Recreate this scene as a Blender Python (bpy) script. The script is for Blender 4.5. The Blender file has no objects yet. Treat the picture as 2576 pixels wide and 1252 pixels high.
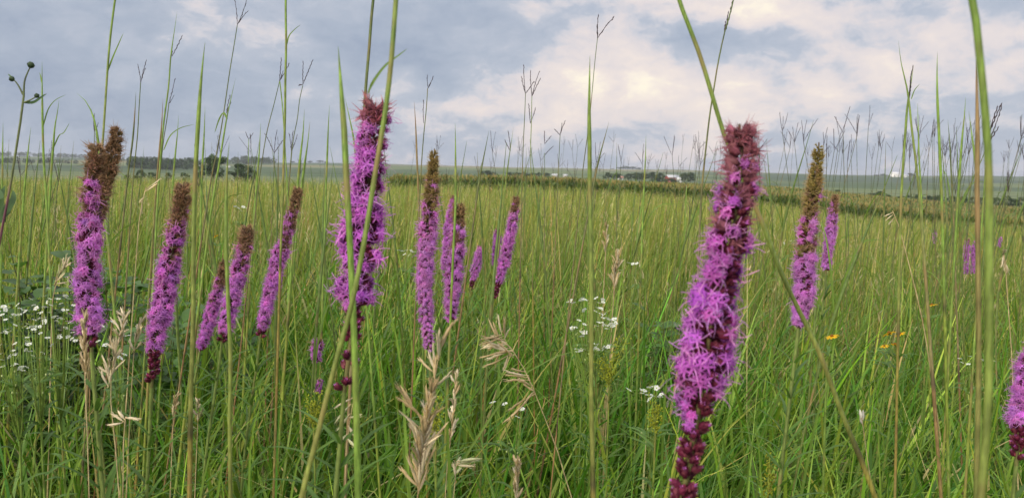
import bpy, math
import numpy as np
from mathutils import Matrix, Vector

SEED = 7
rng = np.random.default_rng(SEED)
scene = bpy.context.scene
COL = scene.collection

# ------------------------------------------------------------------ camera
F = 1983.0
CAM = np.array([0.0, 0.0, 1.15])
PITCH, ROLL = math.radians(5.8), math.radians(0.71)
_fw = np.array([0, math.cos(PITCH), -math.sin(PITCH)])
_up0 = np.array([0, math.sin(PITCH), math.cos(PITCH)])
_r0 = np.array([1.0, 0, 0])
RT = math.cos(ROLL) * _r0 + math.sin(ROLL) * _up0
UP = math.cos(ROLL) * _up0 - math.sin(ROLL) * _r0

def at(px, py, d):
    """a point of the place seen at px,py of the photograph (2576 wide), d metres ahead"""
    return CAM + d * (_fw + (px - 1288) / F * RT + (626 - py) / F * UP)

cam = bpy.data.cameras.new("camera")
cam.sensor_width = 36
cam.lens = 18 / math.tan(math.radians(33))
cam.clip_start = 0.05
cam.clip_end = 20000
cam.dof.use_dof = True
cam.dof.focus_distance = 1.5
cam.dof.aperture_fstop = 13.0
co = bpy.data.objects.new("camera", cam)
COL.objects.link(co)
M = Matrix.Identity(4)
for i in range(3):
    M[i][0], M[i][1], M[i][2], M[i][3] = RT[i], UP[i], -_fw[i], CAM[i]
co.matrix_world = M
scene.camera = co

# ------------------------------------------------------------------ terrain
CREST = np.array([(-900, 440), (0, 441), (700, 447), (990, 459), (1250, 462), (1400, 467), (1540, 476), (1700, 486), (1957, 509), (2155, 537), (2386, 553), (2576, 562), (3400, 590)], float)
CORN = np.array([(-900, 448), (600, 446), (850, 442), (990, 442), (1250, 443), (1400, 447), (1540, 456), (1700, 467), (1957, 487), (2155, 513), (2386, 536), (2576, 552), (3400, 590)], float)
Z200 = np.array([(-900, -4), (1250, -4), (1700, -4), (1957, -4.6), (2155, -6.2), (2386, -8), (2576, -9), (3400, -10)], float)
Z400 = np.array([(-900, -5), (0, -5), (1300, -6), (1957, -9), (2576, -12), (3400, -12)], float)
SKYL = np.array([(-900, 380), (0, 394), (300, 402), (690, 410), (1000, 415), (1300, 423), (1560, 427), (1800, 432), (2100, 441), (2576, 446), (3400, 452)], float)

def yh(px):
    return 426 + (px - 1288) * 0.0124

def vnoise(x, y, s, seed=0):
    return (np.sin(x / s * 1.3 + seed) * np.cos(y / s * 1.7 - seed * 2.1) + 0.5 * np.sin(x / s * 2.9 + y / s * 2.3 + seed * 1.7)) / 1.5

def terrain(x, y):
    x = np.asarray(x, float); y = np.asarray(y, float)
    r = np.hypot(x, y)
    ang = np.clip(np.arctan2(x, y), -0.75, 0.75)
    dep = r * np.cos(ang)
    px = 1288 + F * np.tan(ang)
    I = lambda t: np.interp(px, t[:, 0], t[:, 1])
    z45 = 1.15 - 0.95 - (I(CREST) - yh(px)) * 45 / F
    z60 = 1.15 - (I(CORN) - yh(px)) * 60 / F - 2.25
    z2000 = 1.15 + (yh(px) - I(SKYL)) * 2000 / F
    ks = [0, 45, 60, 200, 400, 2000, 2700, 12000]
    zs = [0 * px, z45, z60, I(Z200), I(Z400), z2000, z2000 - 14, z2000 - 60]
    z = zs[-1]
    for k in range(len(ks) - 2, -1, -1):
        t = np.clip((dep - ks[k]) / (ks[k + 1] - ks[k]), 0, 1)
        z = np.where(dep < ks[k + 1], zs[k] + (zs[k + 1] - zs[k]) * t, z)
    far = np.clip((dep - 300) / 500, 0, 1) * np.clip((2600 - dep) / 900, 0, 1)
    z = z + far * (2.6 * vnoise(x, y, 190, 1.3) + 1.2 * vnoise(x, y, 70, 4.0)) + 0.02 * vnoise(x, y, 1.1, 2.0) * np.clip(r - 0.5, 0, 1)
    return z

# ------------------------------------------------------------------ mesh builder
class MB:
    def __init__(s):
        s.v, s.f, s.c, s.n = [], [], [], 0
    def add(s, v, f, c):
        v = np.asarray(v, float).reshape(-1, 3); f = np.asarray(f, int).reshape(-1, 4)
        c = np.asarray(c, float)
        if c.ndim == 1: c = np.tile(c, (len(v), 1))
        s.v.append(v); s.f.append(f + s.n); s.c.append(c.reshape(-1, 3)); s.n += len(v)
    def build(s, name, mat, parent=None, smooth=False, origin=None):
        v = np.concatenate(s.v); f = np.concatenate(s.f); c = np.clip(np.concatenate(s.c), 0, 1)
        if parent is not None: v = v - np.array(parent.location)
        elif origin is not None: v = v - np.asarray(origin)
        me = bpy.data.meshes.new(name)
        me.vertices.add(len(v)); me.vertices.foreach_set("co", v.astype(np.float32).ravel())
        me.loops.add(f.size); me.loops.foreach_set("vertex_index", f.astype(np.int32).ravel())
        me.polygons.add(len(f)); me.polygons.foreach_set("loop_start", np.arange(0, f.size, 4, dtype=np.int32))
        try: me.polygons.foreach_set("loop_total", np.full(len(f), 4, dtype=np.int32))
        except Exception: pass
        if smooth: me.polygons.foreach_set("use_smooth", np.ones(len(f), dtype=bool))
        me.update(calc_edges=True)
        at_ = me.color_attributes.new("Col", 'FLOAT_COLOR', 'POINT')
        at_.data.foreach_set("color", np.hstack([c, np.ones((len(c), 1))]).astype(np.float32).ravel())
        me.materials.append(mat)
        o = bpy.data.objects.new(name, me); COL.objects.link(o)
        if parent is not None: o.parent = parent
        elif origin is not None: o.location = origin
        return o

def tag(o, label=None, cat=None, group=None, kind=None):
    if label: o['label'] = label
    if cat: o['category'] = cat
    if group: o['group'] = group
    if kind: o['kind'] = kind
    return o

def thing(name, loc, label, cat, group=None):
    o = bpy.data.objects.new(name, None); COL.objects.link(o)
    o.empty_display_size = 0.05
    o.location = Vector([float(v) for v in loc])
    return tag(o, label, cat, group, 'thing')

def copy_thing(root, loc, rz, sc, label=None, group=None):
    r = root.copy(); COL.objects.link(r)
    r.location = loc; r.rotation_euler = (0, 0, rz); r.scale = (sc, sc, sc)
    if label: r['label'] = label
    if group: r['group'] = group
    for ch in list(root.children):
        c = ch.copy(); COL.objects.link(c); c.parent = r
        for g in list(ch.children):
            d = g.copy(); COL.objects.link(d); d.parent = c
    return r

def unit(v):
    v = np.asarray(v, float); return v / (np.linalg.norm(v, axis=-1, keepdims=True) + 1e-12)

def smooth_path(p, n):
    p = np.asarray(p, float)
    if len(p) < 3:
        t = np.linspace(0, 1, n)[:, None]; return p[0] * (1 - t) + p[-1] * t
    d = np.r_[0, np.cumsum(np.linalg.norm(np.diff(p, axis=0), axis=1))]
    m = np.empty_like(p)
    m[1:-1] = (p[2:] - p[:-2]) / (d[2:] - d[:-2])[:, None]
    m[0] = (p[1] - p[0]) / (d[1] - d[0]); m[-1] = (p[-1] - p[-2]) / (d[-1] - d[-2])
    q = np.linspace(0, d[-1], n); k = np.clip(np.searchsorted(d, q, side='right') - 1, 0, len(d) - 2)
    h = (d[k + 1] - d[k])[:, None]; t = ((q - d[k]) / (d[k + 1] - d[k]))[:, None]
    return ((2*t**3-3*t**2+1)*p[k] + (t**3-2*t**2+t)*h*m[k] + (-2*t**3+3*t**2)*p[k+1] + (t**3-t**2)*h*m[k+1])

def tube(mb, pts, rad, cols, sides=6):
    pts = np.asarray(pts, float); n = len(pts)
    rad = np.broadcast_to(np.asarray(rad, float), (n,)); cols = np.asarray(cols, float)
    if cols.ndim == 1: cols = np.tile(cols, (n, 1))
    tan = unit(np.gradient(pts, axis=0))
    ref = np.array([0.31, 0.95, 0.0]) if abs(tan[:, 1]).mean() < 0.8 else np.array([1.0, 0, 0.1])
    u = unit(np.cross(tan, ref)); w = np.cross(tan, u)
    a = np.linspace(0, 2 * np.pi, sides, endpoint=False)
    v = pts[:, None] + rad[:, None, None] * (np.cos(a)[None, :, None] * u[:, None] + np.sin(a)[None, :, None] * w[:, None])
    i = np.arange(n - 1)[:, None] * sides; j = np.arange(sides)[None]; j2 = (j + 1) % sides
    f = np.stack([i + j, i + j2, i + sides + j2, i + sides + j], -1)
    mb.add(v, f, np.repeat(cols, sides, axis=0))

def leaf(mb, pts, width, cols, nrm=(0, -1, 0.3), fold=0.25, prof=None):
    """a leaf blade along pts with a folded mid-rib: 3 verts across"""
    pts = np.asarray(pts, float); n = len(pts); t = np.linspace(0, 1, n)
    if prof is None: prof = np.sqrt(np.clip(1 - t, 0, 1)) * np.clip(0.55 + t * 2.5, 0, 1)
    tan = unit(np.gradient(pts, axis=0)); s = unit(np.cross(tan, np.asarray(nrm, float)))
    nn = np.cross(s, tan)
    w = (width * 0.5 * prof)[:, None]
    v = np.stack([pts - s * w + nn * w * fold, pts, pts + s * w + nn * w * fold], 1)
    cols = np.asarray(cols, float)
    if cols.ndim == 1: cols = np.tile(cols, (n, 1))
    i = np.arange(n - 1) * 3
    f = np.concatenate([np.stack([i, i + 1, i + 4, i + 3], -1), np.stack([i + 1, i + 2, i + 5, i + 4], -1)])
    mb.add(v, f, np.repeat(cols, 3, axis=0))

def ribbons(mb, base, phi, th0, th1, L, W, seg, psi, c0, c1, taper=1.0, powr=1.6):
    """many grass blades at once, each bending away along phi"""
    n = len(base); s = np.linspace(0, 1, seg + 1); ds = L[:, None] / seg
    sm = (s[:-1] + s[1:]) / 2
    th = th0[:, None] + th1[:, None] * sm[None] ** powr
    step = np.stack([np.sin(th) * np.cos(phi)[:, None], np.sin(th) * np.sin(phi)[:, None], np.cos(th)], -1) * ds[..., None]
    p = np.concatenate([np.zeros((n, 1, 3)), np.cumsum(step, 1)], 1) + base[:, None]
    prof = np.clip(1 - s ** 2.2 * taper, 0.06, 1) * np.clip(0.6 + s * 3, 0, 1)
    side = np.stack([np.cos(psi), np.sin(psi), 0 * psi], -1)
    w = (W[:, None] * 0.5 * prof[None])[..., None] * side[:, None]
    v = np.stack([p - w, p + w], 2)
    b = (np.arange(n) * (seg + 1) * 2)[:, None] + np.arange(seg)[None] * 2
    f = np.stack([b, b + 1, b + 3, b + 2], -1)
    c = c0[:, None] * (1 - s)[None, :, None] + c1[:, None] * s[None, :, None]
    mb.add(v, f, np.repeat(c.reshape(-1, 3), 2, axis=0))

# ------------------------------------------------------------------ materials
def newmat(name):
    m = bpy.data.materials.new(name); m.use_nodes = True
    nt = m.node_tree; nt.nodes.clear()
    return m, nt, nt.nodes, nt.links

def foliage_mat(name, rough=0.5, transl=0.35, var=0.25, scale=60.0, spec=0.3, tcol=(1.05, 1.1, 0.75), streak=False):
    m, nt, N, Lk = newmat(name)
    out = N.new('ShaderNodeOutputMaterial')
    a = N.new('ShaderNodeAttribute'); a.attribute_name = 'Col'
    tc = N.new('ShaderNodeTexCoord')
    no = N.new('ShaderNodeTexNoise'); no.inputs['Scale'].default_value = scale; no.inputs['Detail'].default_value = 3
    Lk.new(tc.outputs['Object'], no.inputs['Vector'])
    mr = N.new('ShaderNodeMapRange'); mr.inputs[1].default_value = 0.3; mr.inputs[2].default_value = 0.7
    mr.inputs[3].default_value = 1 - var; mr.inputs[4].default_value = 1 + var
    Lk.new(no.outputs['Fac'], mr.inputs[0])
    mul = N.new('ShaderNodeVectorMath'); mul.operation = 'SCALE'
    Lk.new(a.outputs['Color'], mul.inputs[0]); Lk.new(mr.outputs[0], mul.inputs['Scale'])
    p = N.new('ShaderNodeBsdfPrincipled'); p.inputs['Roughness'].default_value = rough
    p.inputs['Specular IOR Level'].default_value = spec
    Lk.new(mul.outputs[0], p.inputs['Base Color'])
    if streak:
        mp = N.new('ShaderNodeMapping'); mp.inputs['Scale'].default_value = (900, 900, 9); Lk.new(tc.outputs['Object'], mp.inputs['Vector'])
        n2 = N.new('ShaderNodeTexNoise'); n2.inputs['Scale'].default_value = 1.0; n2.inputs['Detail'].default_value = 2; Lk.new(mp.outputs[0], n2.inputs['Vector'])
        n3 = N.new('ShaderNodeTexNoise'); n3.inputs['Scale'].default_value = 16.0; n3.inputs['Detail'].default_value = 4; Lk.new(tc.outputs['Object'], n3.inputs['Vector'])
        m2 = N.new('ShaderNodeMapRange'); m2.inputs[1].default_value = .35; m2.inputs[2].default_value = .65; m2.inputs[3].default_value = .70; m2.inputs[4].default_value = 1.25; Lk.new(n2.outputs['Fac'], m2.inputs[0])
        mul2 = N.new('ShaderNodeVectorMath'); mul2.operation = 'SCALE'; Lk.new(mul.outputs[0], mul2.inputs[0]); Lk.new(m2.outputs[0], mul2.inputs['Scale'])
        m3 = N.new('ShaderNodeMapRange'); m3.inputs[1].default_value = .54; m3.inputs[2].default_value = .70; m3.inputs[3].default_value = 0; m3.inputs[4].default_value = .65; Lk.new(n3.outputs['Fac'], m3.inputs[0])
        mb_ = N.new('ShaderNodeMix'); mb_.data_type = 'RGBA'; mb_.inputs[7].default_value = (.27, .17, .075, 1)
        Lk.new(m3.outputs[0], mb_.inputs[0]); Lk.new(mul2.outputs[0], mb_.inputs[6]); Lk.new(mb_.outputs[2], p.inputs['Base Color'])
    if transl > 0:
        t = N.new('ShaderNodeBsdfTranslucent')
        tm = N.new('ShaderNodeVectorMath'); tm.operation = 'MULTIPLY'; tm.inputs[1].default_value = tcol
        Lk.new(mul.outputs[0], tm.inputs[0]); Lk.new(tm.outputs[0], t.inputs['Color'])
        mx = N.new('ShaderNodeMixShader'); mx.inputs[0].default_value = transl
        Lk.new(p.outputs[0], mx.inputs[1]); Lk.new(t.outputs[0], mx.inputs[2]); Lk.new(mx.outputs[0], out.inputs['Surface'])
    else:
        Lk.new(p.outputs[0], out.inputs['Surface'])
    return m

M_GRASS = foliage_mat('grass_blade', 0.45, 0.30, 0.18, 9)
M_STEM = foliage_mat('plant_stem', 0.5, 0.0, 0.30, 55, streak=True)
M_LEAF = foliage_mat('plant_leaf', 0.45, 0.35, 0.15, 30)
M_PETAL = foliage_mat('petal', 0.6, 0.4, 0.10, 150, 0.15, (1.05, 0.95, 1.05))
M_BRACT = foliage_mat('bract', 0.6, 0.0, 0.25, 200, 0.2)
M_DRY = foliage_mat('dry_seed', 0.6, 0.25, 0.18, 80, 0.2, (1.0, 0.95, 0.8))
M_WHITE = foliage_mat('white_petal', 0.6, 0.3, 0.03, 100, 0.2, (1, 1, 1))
M_TREE = foliage_mat('tree_leaf', 0.6, 0.25, 0.3, 0.8, 0.2)
M_WOOD = foliage_mat('bark', 0.9, 0.0, 0.3, 5, 0.1)
M_BUILD = foliage_mat('farm_paint', 0.6, 0.0, 0.08, 0.5, 0.2)

def ground_mat():
    m, nt, N, Lk = newmat('prairie_and_farmland')
    out = N.new('ShaderNodeOutputMaterial'); p = N.new('ShaderNodeBsdfPrincipled'); p.inputs['Roughness'].default_value = 0.95
    p.inputs['Specular IOR Level'].default_value = 0.1
    geo = N.new('ShaderNodeNewGeometry')
    sep = N.new('ShaderNodeSeparateXYZ'); Lk.new(geo.outputs['Position'], sep.inputs[0])
    # soil and thatch close by
    n1 = N.new('ShaderNodeTexNoise'); n1.inputs['Scale'].default_value = 14; n1.inputs['Detail'].default_value = 8
    Lk.new(geo.outputs['Position'], n1.inputs['Vector'])
    r1 = N.new('ShaderNodeValToRGB')
    r1.color_ramp.elements[0].color = (0.018, 0.028, 0.008, 1); r1.color_ramp.elements[1].color = (0.07, 0.085, 0.025, 1)
    Lk.new(n1.outputs['Fac'], r1.inputs[0])
    # farm fields
    mp = N.new('ShaderNodeMapping'); mp.inputs['Rotation'].default_value = (0, 0, 0.35); mp.inputs['Scale'].default_value = (1 / 420, 1 / 190, 0.0)
    Lk.new(geo.outputs['Position'], mp.inputs['Vector'])
    wn = N.new('ShaderNodeTexNoise'); wn.inputs['Scale'].default_value = 0.006; wn.inputs['Detail'].default_value = 2
    Lk.new(geo.outputs['Position'], wn.inputs['Vector'])
    wa = N.new('ShaderNodeVectorMath'); wa.operation = 'MULTIPLY_ADD'; wa.inputs[1].default_value = (0.5, 0.5, 0)
    Lk.new(wn.outputs['Color'], wa.inputs[0]); Lk.new(mp.outputs[0], wa.inputs[2])
    vo = N.new('ShaderNodeTexVoronoi'); vo.inputs['Scale'].default_value = 1.0; vo.feature = 'F1'
    vo.distance = 'CHEBYCHEV'
    Lk.new(wa.outputs[0], vo.inputs['Vector'])
    sc = N.new('ShaderNodeSeparateColor'); Lk.new(vo.outputs['Color'], sc.inputs[0])
    r2 = N.new('ShaderNodeValToRGB'); r2.color_ramp.interpolation = 'CONSTANT'
    e = r2.color_ramp.elements
    e[0].color = (0.075, 0.110, 0.052, 1); e[1].position = 0.32; e[1].color = (0.130, 0.165, 0.070, 1)
    for pos, c in ((0.55, (0.060, 0.092, 0.050, 1)), (0.75, (0.125, 0.155, 0.070, 1)), (0.95, (0.19, 0.18, 0.085, 1))):
        x = e.new(pos); x.color = c
    Lk.new(sc.outputs[0], r2.inputs[0])
    wv = N.new('ShaderNodeTexWave'); wv.inputs['Scale'].default_value = 0.006; wv.inputs['Distortion'].default_value = 9.0; wv.inputs['Detail'].default_value = 2
    wv.inputs['Detail Scale'].default_value = 0.6
    wv.bands_direction = 'Y'; Lk.new(geo.outputs['Position'], wv.inputs['Vector'])
    mrw = N.new('ShaderNodeMapRange'); mrw.inputs[1].default_value = 0.75; mrw.inputs[2].default_value = 0.95; mrw.inputs[3].default_value = 1.0; mrw.inputs[4].default_value = 0.62
    Lk.new(wv.outputs['Fac'], mrw.inputs[0])
    ms = N.new('ShaderNodeVectorMath'); ms.operation = 'SCALE'; Lk.new(r2.outputs[0], ms.inputs[0]); Lk.new(mrw.outputs[0], ms.inputs['Scale'])
    ln = N.new('ShaderNodeVectorMath'); ln.operation = 'LENGTH'; Lk.new(geo.outputs['Position'], ln.inputs[0])
    mr = N.new('ShaderNodeMapRange'); mr.inputs[1].default_value = 52; mr.inputs[2].default_value = 66
    Lk.new(ln.outputs['Value'], mr.inputs[0])
    mx = N.new('ShaderNodeMix'); mx.data_type = 'RGBA'
    Lk.new(mr.outputs[0], mx.inputs[0]); Lk.new(r1.outputs[0], mx.inputs[6]); Lk.new(ms.outputs[0], mx.inputs[7])
    Lk.new(mx.outputs[2], p.inputs['Base Color']); Lk.new(p.outputs[0], out.inputs['Surface'])
    return m

# ------------------------------------------------------------------ ground
def build_ground():
    th = np.concatenate([np.linspace(-0.8, 0.8, 200), np.linspace(0.8, 2 * np.pi - 0.8, 60)[1:-1]])
    rr = np.concatenate([[0.0], np.geomspace(0.3, 40, 60), np.linspace(42, 64, 23), np.geomspace(68, 9000, 90)])
    X = rr[:, None] * np.sin(th)[None]; Y = rr[:, None] * np.cos(th)[None]
    Z = terrain(X, Y); n = len(th)
    i = np.arange(len(rr) - 1)[:, None] * n; j = np.arange(n)[None]; j2 = (j + 1) % n
    f = np.stack([i + j, i + n + j, i + n + j2, i + j2], -1)
    mb = MB(); mb.add(np.stack([X, Y, Z], -1), f, (0.1, 0.1, 0.1))
    o = mb.build('ground', ground_mat(), smooth=True)
    tag(o, 'rolling ground under the prairie, running out to green farm fields', 'ground', kind='structure')
build_ground()

U = lambda a, b, n=None: rng.uniform(a, b, n)
def jit(c, n, s=0.2, hue=0.12):
    k = np.exp(rng.normal(0, s, (n, 1))); h = np.exp(rng.normal(0, hue, (n, 3)) * np.array([1, .35, .6]))
    return np.asarray(c)[None] * k * h

def patchy(x, y):
    return 0.5 + 0.5 * np.clip(.8 * vnoise(x, y, 0.8, 3.1) + 0.7 * vnoise(x, y, 3.1, 0.4) + .5 * vnoise(x, y, 9.0, 2.2), -1, 1)

# ------------------------------------------------------------------ uncountable grass
def band(d0, d1, n, kx=0.80, pad=0.7):
    # even density over the wedge of ground ahead and to the sides
    y = np.sqrt(U(0, 1, n) * (d1 ** 2 - d0 ** 2) + d0 ** 2) if d0 > 2 else U(d0, d1, n)
    x = U(-1, 1, n) * (kx * y + pad)
    return x, y

G_DEEP = (0.072, 0.165, 0.016); G_MID = (0.155, 0.248, 0.032); G_YEL = (0.265, 0.320, 0.056); G_TAN = (0.42, 0.34, 0.15)
def pick(n, w):
    cs = np.array([G_DEEP, G_MID, G_YEL, G_TAN]); k = rng.choice(4, n, p=w)
    return cs[k]

def build_grass():
    mb = MB()
    # dense basal blades near the viewer
    for (d0, d1, n, seg, l0, l1, w0, w1, wt, tilt) in (
            (0.95, 3.4, 11500, 9, 0.55, 1.15, .0065, .0150, (.44, .41, .11, .04), .46),
            (3.2, 9.0, 24000, 5, 0.50, 1.02, .0045, .0110, (.32, .42, .21, .05), .32),
            (8.5, 22., 30000, 4, 0.55, 0.98, .0100, .0200, (.12, .43, .38, .07), .22),
            (21., 46.5, 30000, 3, 0.58, 0.90, .0280, .0500, (.09, .43, .42, .06), .20)):
        x, y = band(d0, d1, n)
        pz = patchy(x, y)
        L = U(l0, l1, n) * (0.78 + 0.3 * pz)
        if d0 < 1: L = np.minimum(L, 0.50 + 0.22 * y)
        base = np.stack([x, y, terrain(x, y) - 0.01], -1)
        phi = U(0, 2 * np.pi, n); phi = np.where(U(0, 1, n) < .35, rng.normal(0.1, .7, n), phi)
        th0 = np.abs(rng.normal(0, tilt * .7, n)); th1 = np.abs(rng.normal(0.25, tilt * 2.6, n))
        c = pick(n, wt) * jit((1, 1, 1), n, .30, .12) * (0.80 + 0.45 * pz[:, None])
        if d0 < 1: c = c * np.array((.90, 1.0, .88))
        if d0 > 3: c = c * (np.array((.94, .86, .98)) if d0 > 8 else np.array((.97, .92, 1.0)))
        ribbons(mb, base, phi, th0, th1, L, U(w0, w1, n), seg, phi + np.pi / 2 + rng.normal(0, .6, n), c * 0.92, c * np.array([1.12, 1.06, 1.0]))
    # the same stand of grass under and behind the viewer, which shades the foot of the blades ahead
    n = 12000; x = U(-4.0, 4.0, n); y = U(-4.0, 1.0, n)
    keep = ~((np.abs(x) < .35) & (y > -.45) & (y < .25)); x, y = x[keep], y[keep]; n = len(x)
    L = U(.55, 1.05, n); L = np.where(y > -.4, np.minimum(L, .50 + .10 * np.clip(y, 0, 1)), L)
    c = pick(n, (.46, .42, .11, .01)) * jit((1, 1, 1), n, .25, .10)
    phi = U(0, 2 * np.pi, n)
    ribbons(mb, np.stack([x, y, terrain(x, y) - .01], -1), phi, np.abs(rng.normal(0, .25, n)), np.abs(rng.normal(.25, .8, n)), L, U(.006, .013, n), 5, phi + np.pi / 2, c, c * 1.08)
    o = mb.build('prairie_grass', M_GRASS)
    tag(o, 'dense green prairie grass covering the whole field up to the corn', 'grass', kind='stuff')
    # thin upright flowering stalks that make the field look streaky
    mb = MB()
    for (d0, d1, n, w0, w1, l0, l1) in ((2.2, 6, 700, .0018, .0034, .75, 1.12), (5.5, 16, 6500, .0035, .0070, .8, 1.18), (15, 45, 9000, .012, .024, .75, 1.02)):
        x, y = band(d0, d1, n)
        base = np.stack([x, y, terrain(x, y)], -1)
        phi = rng.normal(0.15, 1.0, n); th0 = np.abs(rng.normal(0, .15, n)); th1 = np.abs(rng.normal(0.05, .16, n))
        k = rng.choice(5, n, p=(.44, .32, .13, .05, .06))
        cs = np.array([(0.215, 0.255, 0.05), (0.14, 0.20, 0.035), (0.32, 0.36, 0.09), (0.38, 0.24, 0.09), (0.48, 0.42, 0.20)])
        c = cs[k] * jit((1, 1, 1), n, .15, .08)
        ribbons(mb, base, phi, th0, th1, U(l0, l1, n), U(w0, w1, n), 4, U(-.5, .5, n), c * .9, c * 1.1, taper=.7)
    o = mb.build('thin_grass', M_GRASS)
    tag(o, 'thin pale upright stalks streaking the mid distance of the prairie', 'grass', kind='stuff')
    # pale seed tufts scattered through the field
    mb = MB()
    for (d0, d1, n, k) in ((2.4, 7, 420, 14), (6, 20, 2200, 9), (19, 44, 2200, 5)):
        x, y = band(d0, d1, n); zt = terrain(x, y) + U(.55, 1.0, n)
        for q in range(k):
            f = max(1.0, d0 / 5)
            b = np.stack([x + rng.normal(0, .010, n) * f, y + rng.normal(0, .01, n), zt - U(0, .16, n)], -1)
            c = jit((0.46, 0.40, 0.22), n, .18, .06)
            ribbons(mb, b, U(0, 6.28, n), U(.1, .6, n), U(0, .7, n), U(.02, .036, n) * f ** .5, U(.003, .0045, n) * f, 2, U(0, 3.1, n), c, c * 1.08, taper=.9)
    o = mb.build('seeding_grass', M_DRY)
    tag(o, 'pale tan seed tufts dotted through the field grass', 'seed grass', kind='stuff')
    # leafy undergrowth
    mb = MB()
    n = 3000
    x, y = band(1.6, 5.0, n); keep = (vnoise(x, y, .8, 9.0) > .1); x, y = x[keep], y[keep]; n = len(x)
    z = terrain(x, y) + U(.12, .55, n)
    base = np.stack([x, y, z], -1)
    c = jit((0.085, 0.180, 0.022), n, .2, .1)
    ribbons(mb, base, U(0, 6.28, n), U(.4, 1.1, n), U(.1, .9, n), U(.03, .07, n), U(.007, .016, n), 3, U(0, 3.14, n), c, c * 1.15)
    o = mb.build('undergrowth', M_LEAF)
    tag(o, 'small leaved green undergrowth between the grass blades', 'undergrowth', kind='stuff')
build_grass()

# ------------------------------------------------------------------ corn field
def build_corn():
    mb = MB()
    for (d0, d1, n, w, lv) in ((58.5, 68, 7500, .085, 7), (68, 100, 7000, .13, 5), (100, 205, 7000, .26, 4)):
        dep = U(d0, d1, n) if d0 < 60 else np.sqrt(U(0, 1, n) * (d1 ** 2 - d0 ** 2) + d0 ** 2)
        a = U(-0.20, 0.86, n)
        dep = np.round(dep / .76) * .76 + rng.normal(0, .05, n) if d0 < 60 else dep
        x = a * dep; y = dep
        z = terrain(x, y); H = 2.25 * U(.88, 1.05, n) * np.clip((a + .20) / .05, .35, 1)
        st = jit((0.10, 0.15, 0.03), n, .15, .08)
        base = np.stack([x, y, z], -1)
        ribbons(mb, base, U(0, 6.28, n), 0 * H, 0 * H + .03, H * .93, np.full(n, w * .35), 1, U(0, 3.1, n), st, st)
        for k in range(lv):
            h = H * U(.25, .88, n)
            b = base + np.stack([0 * h, 0 * h, h], -1)
            c = jit((0.095, 0.150, 0.030), n, .2, .1); yel = (U(0, 1, n) < .12)[:, None]
            c = np.where(yel, c * np.array([2.0, 1.45, 1.2]), c)
            ph = U(0, 6.28, n)
            ribbons(mb, b, ph, U(.3, .7, n), U(.7, 1.5, n), U(.5, .8, n), np.full(n, w), 3, ph + np.pi / 2, c, c * 1.1)
        # tassels
        for k in range(3):
            b = base + np.stack([0 * H, 0 * H, H * .88], -1)
            c = jit((0.34, 0.27, 0.10), n, .15, .06)
            ribbons(mb, b, U(0, 6.28, n), U(.05, .4, n), U(.1, .6, n), U(.25, .36, n) * H / 2.2, np.full(n, w * .55), 2, U(0, 3.1, n), c, c)
    o = mb.build('corn_field', M_GRASS)
    tag(o, 'strip of tall tasselled corn standing along the far edge of the prairie', 'corn', kind='stuff')
build_corn()
#@@PART2
# ------------------------------------------------------------------ blazing stars
PURP = np.array((0.58, 0.150, 0.61)); PURP_L = np.array((0.70, 0.34, 0.71)); PINK = np.array((0.58, 0.26, 0.40))
MAROON = np.array((0.115, 0.016, 0.040)); BROWN = np.array((0.32, 0.205, 0.115)); OLIVE = np.array((0.33, 0.27, 0.085))

class Tmpl:
    """a small reusable shape; colour channel picks from a palette by index"""
    def __init__(s): s.mb = MB()
    def done(s):
        s.v = np.concatenate(s.mb.v); s.f = np.concatenate(s.mb.f); s.k = np.concatenate(s.mb.c)[:, 0].round().astype(int); return s

def cone_dirs(n, amax, r):
    i = np.arange(n) + r.uniform(0, 1); a = amax * np.sqrt((np.arange(n) + .5) / n); p = i * 2.39996
    return np.stack([np.sin(a) * np.cos(p), np.sin(a) * np.sin(p), np.cos(a)], -1)

def strip(mb, pts, w, k, side):
    pts = np.asarray(pts); s = np.asarray(side) * np.asarray(w)[:, None] * .5
    v = np.stack([pts - s, pts + s], 1); i = np.arange(len(pts) - 1) * 2
    mb.add(v, np.stack([i, i + 1, i + 3, i + 2], -1), (k, k, k))

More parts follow.
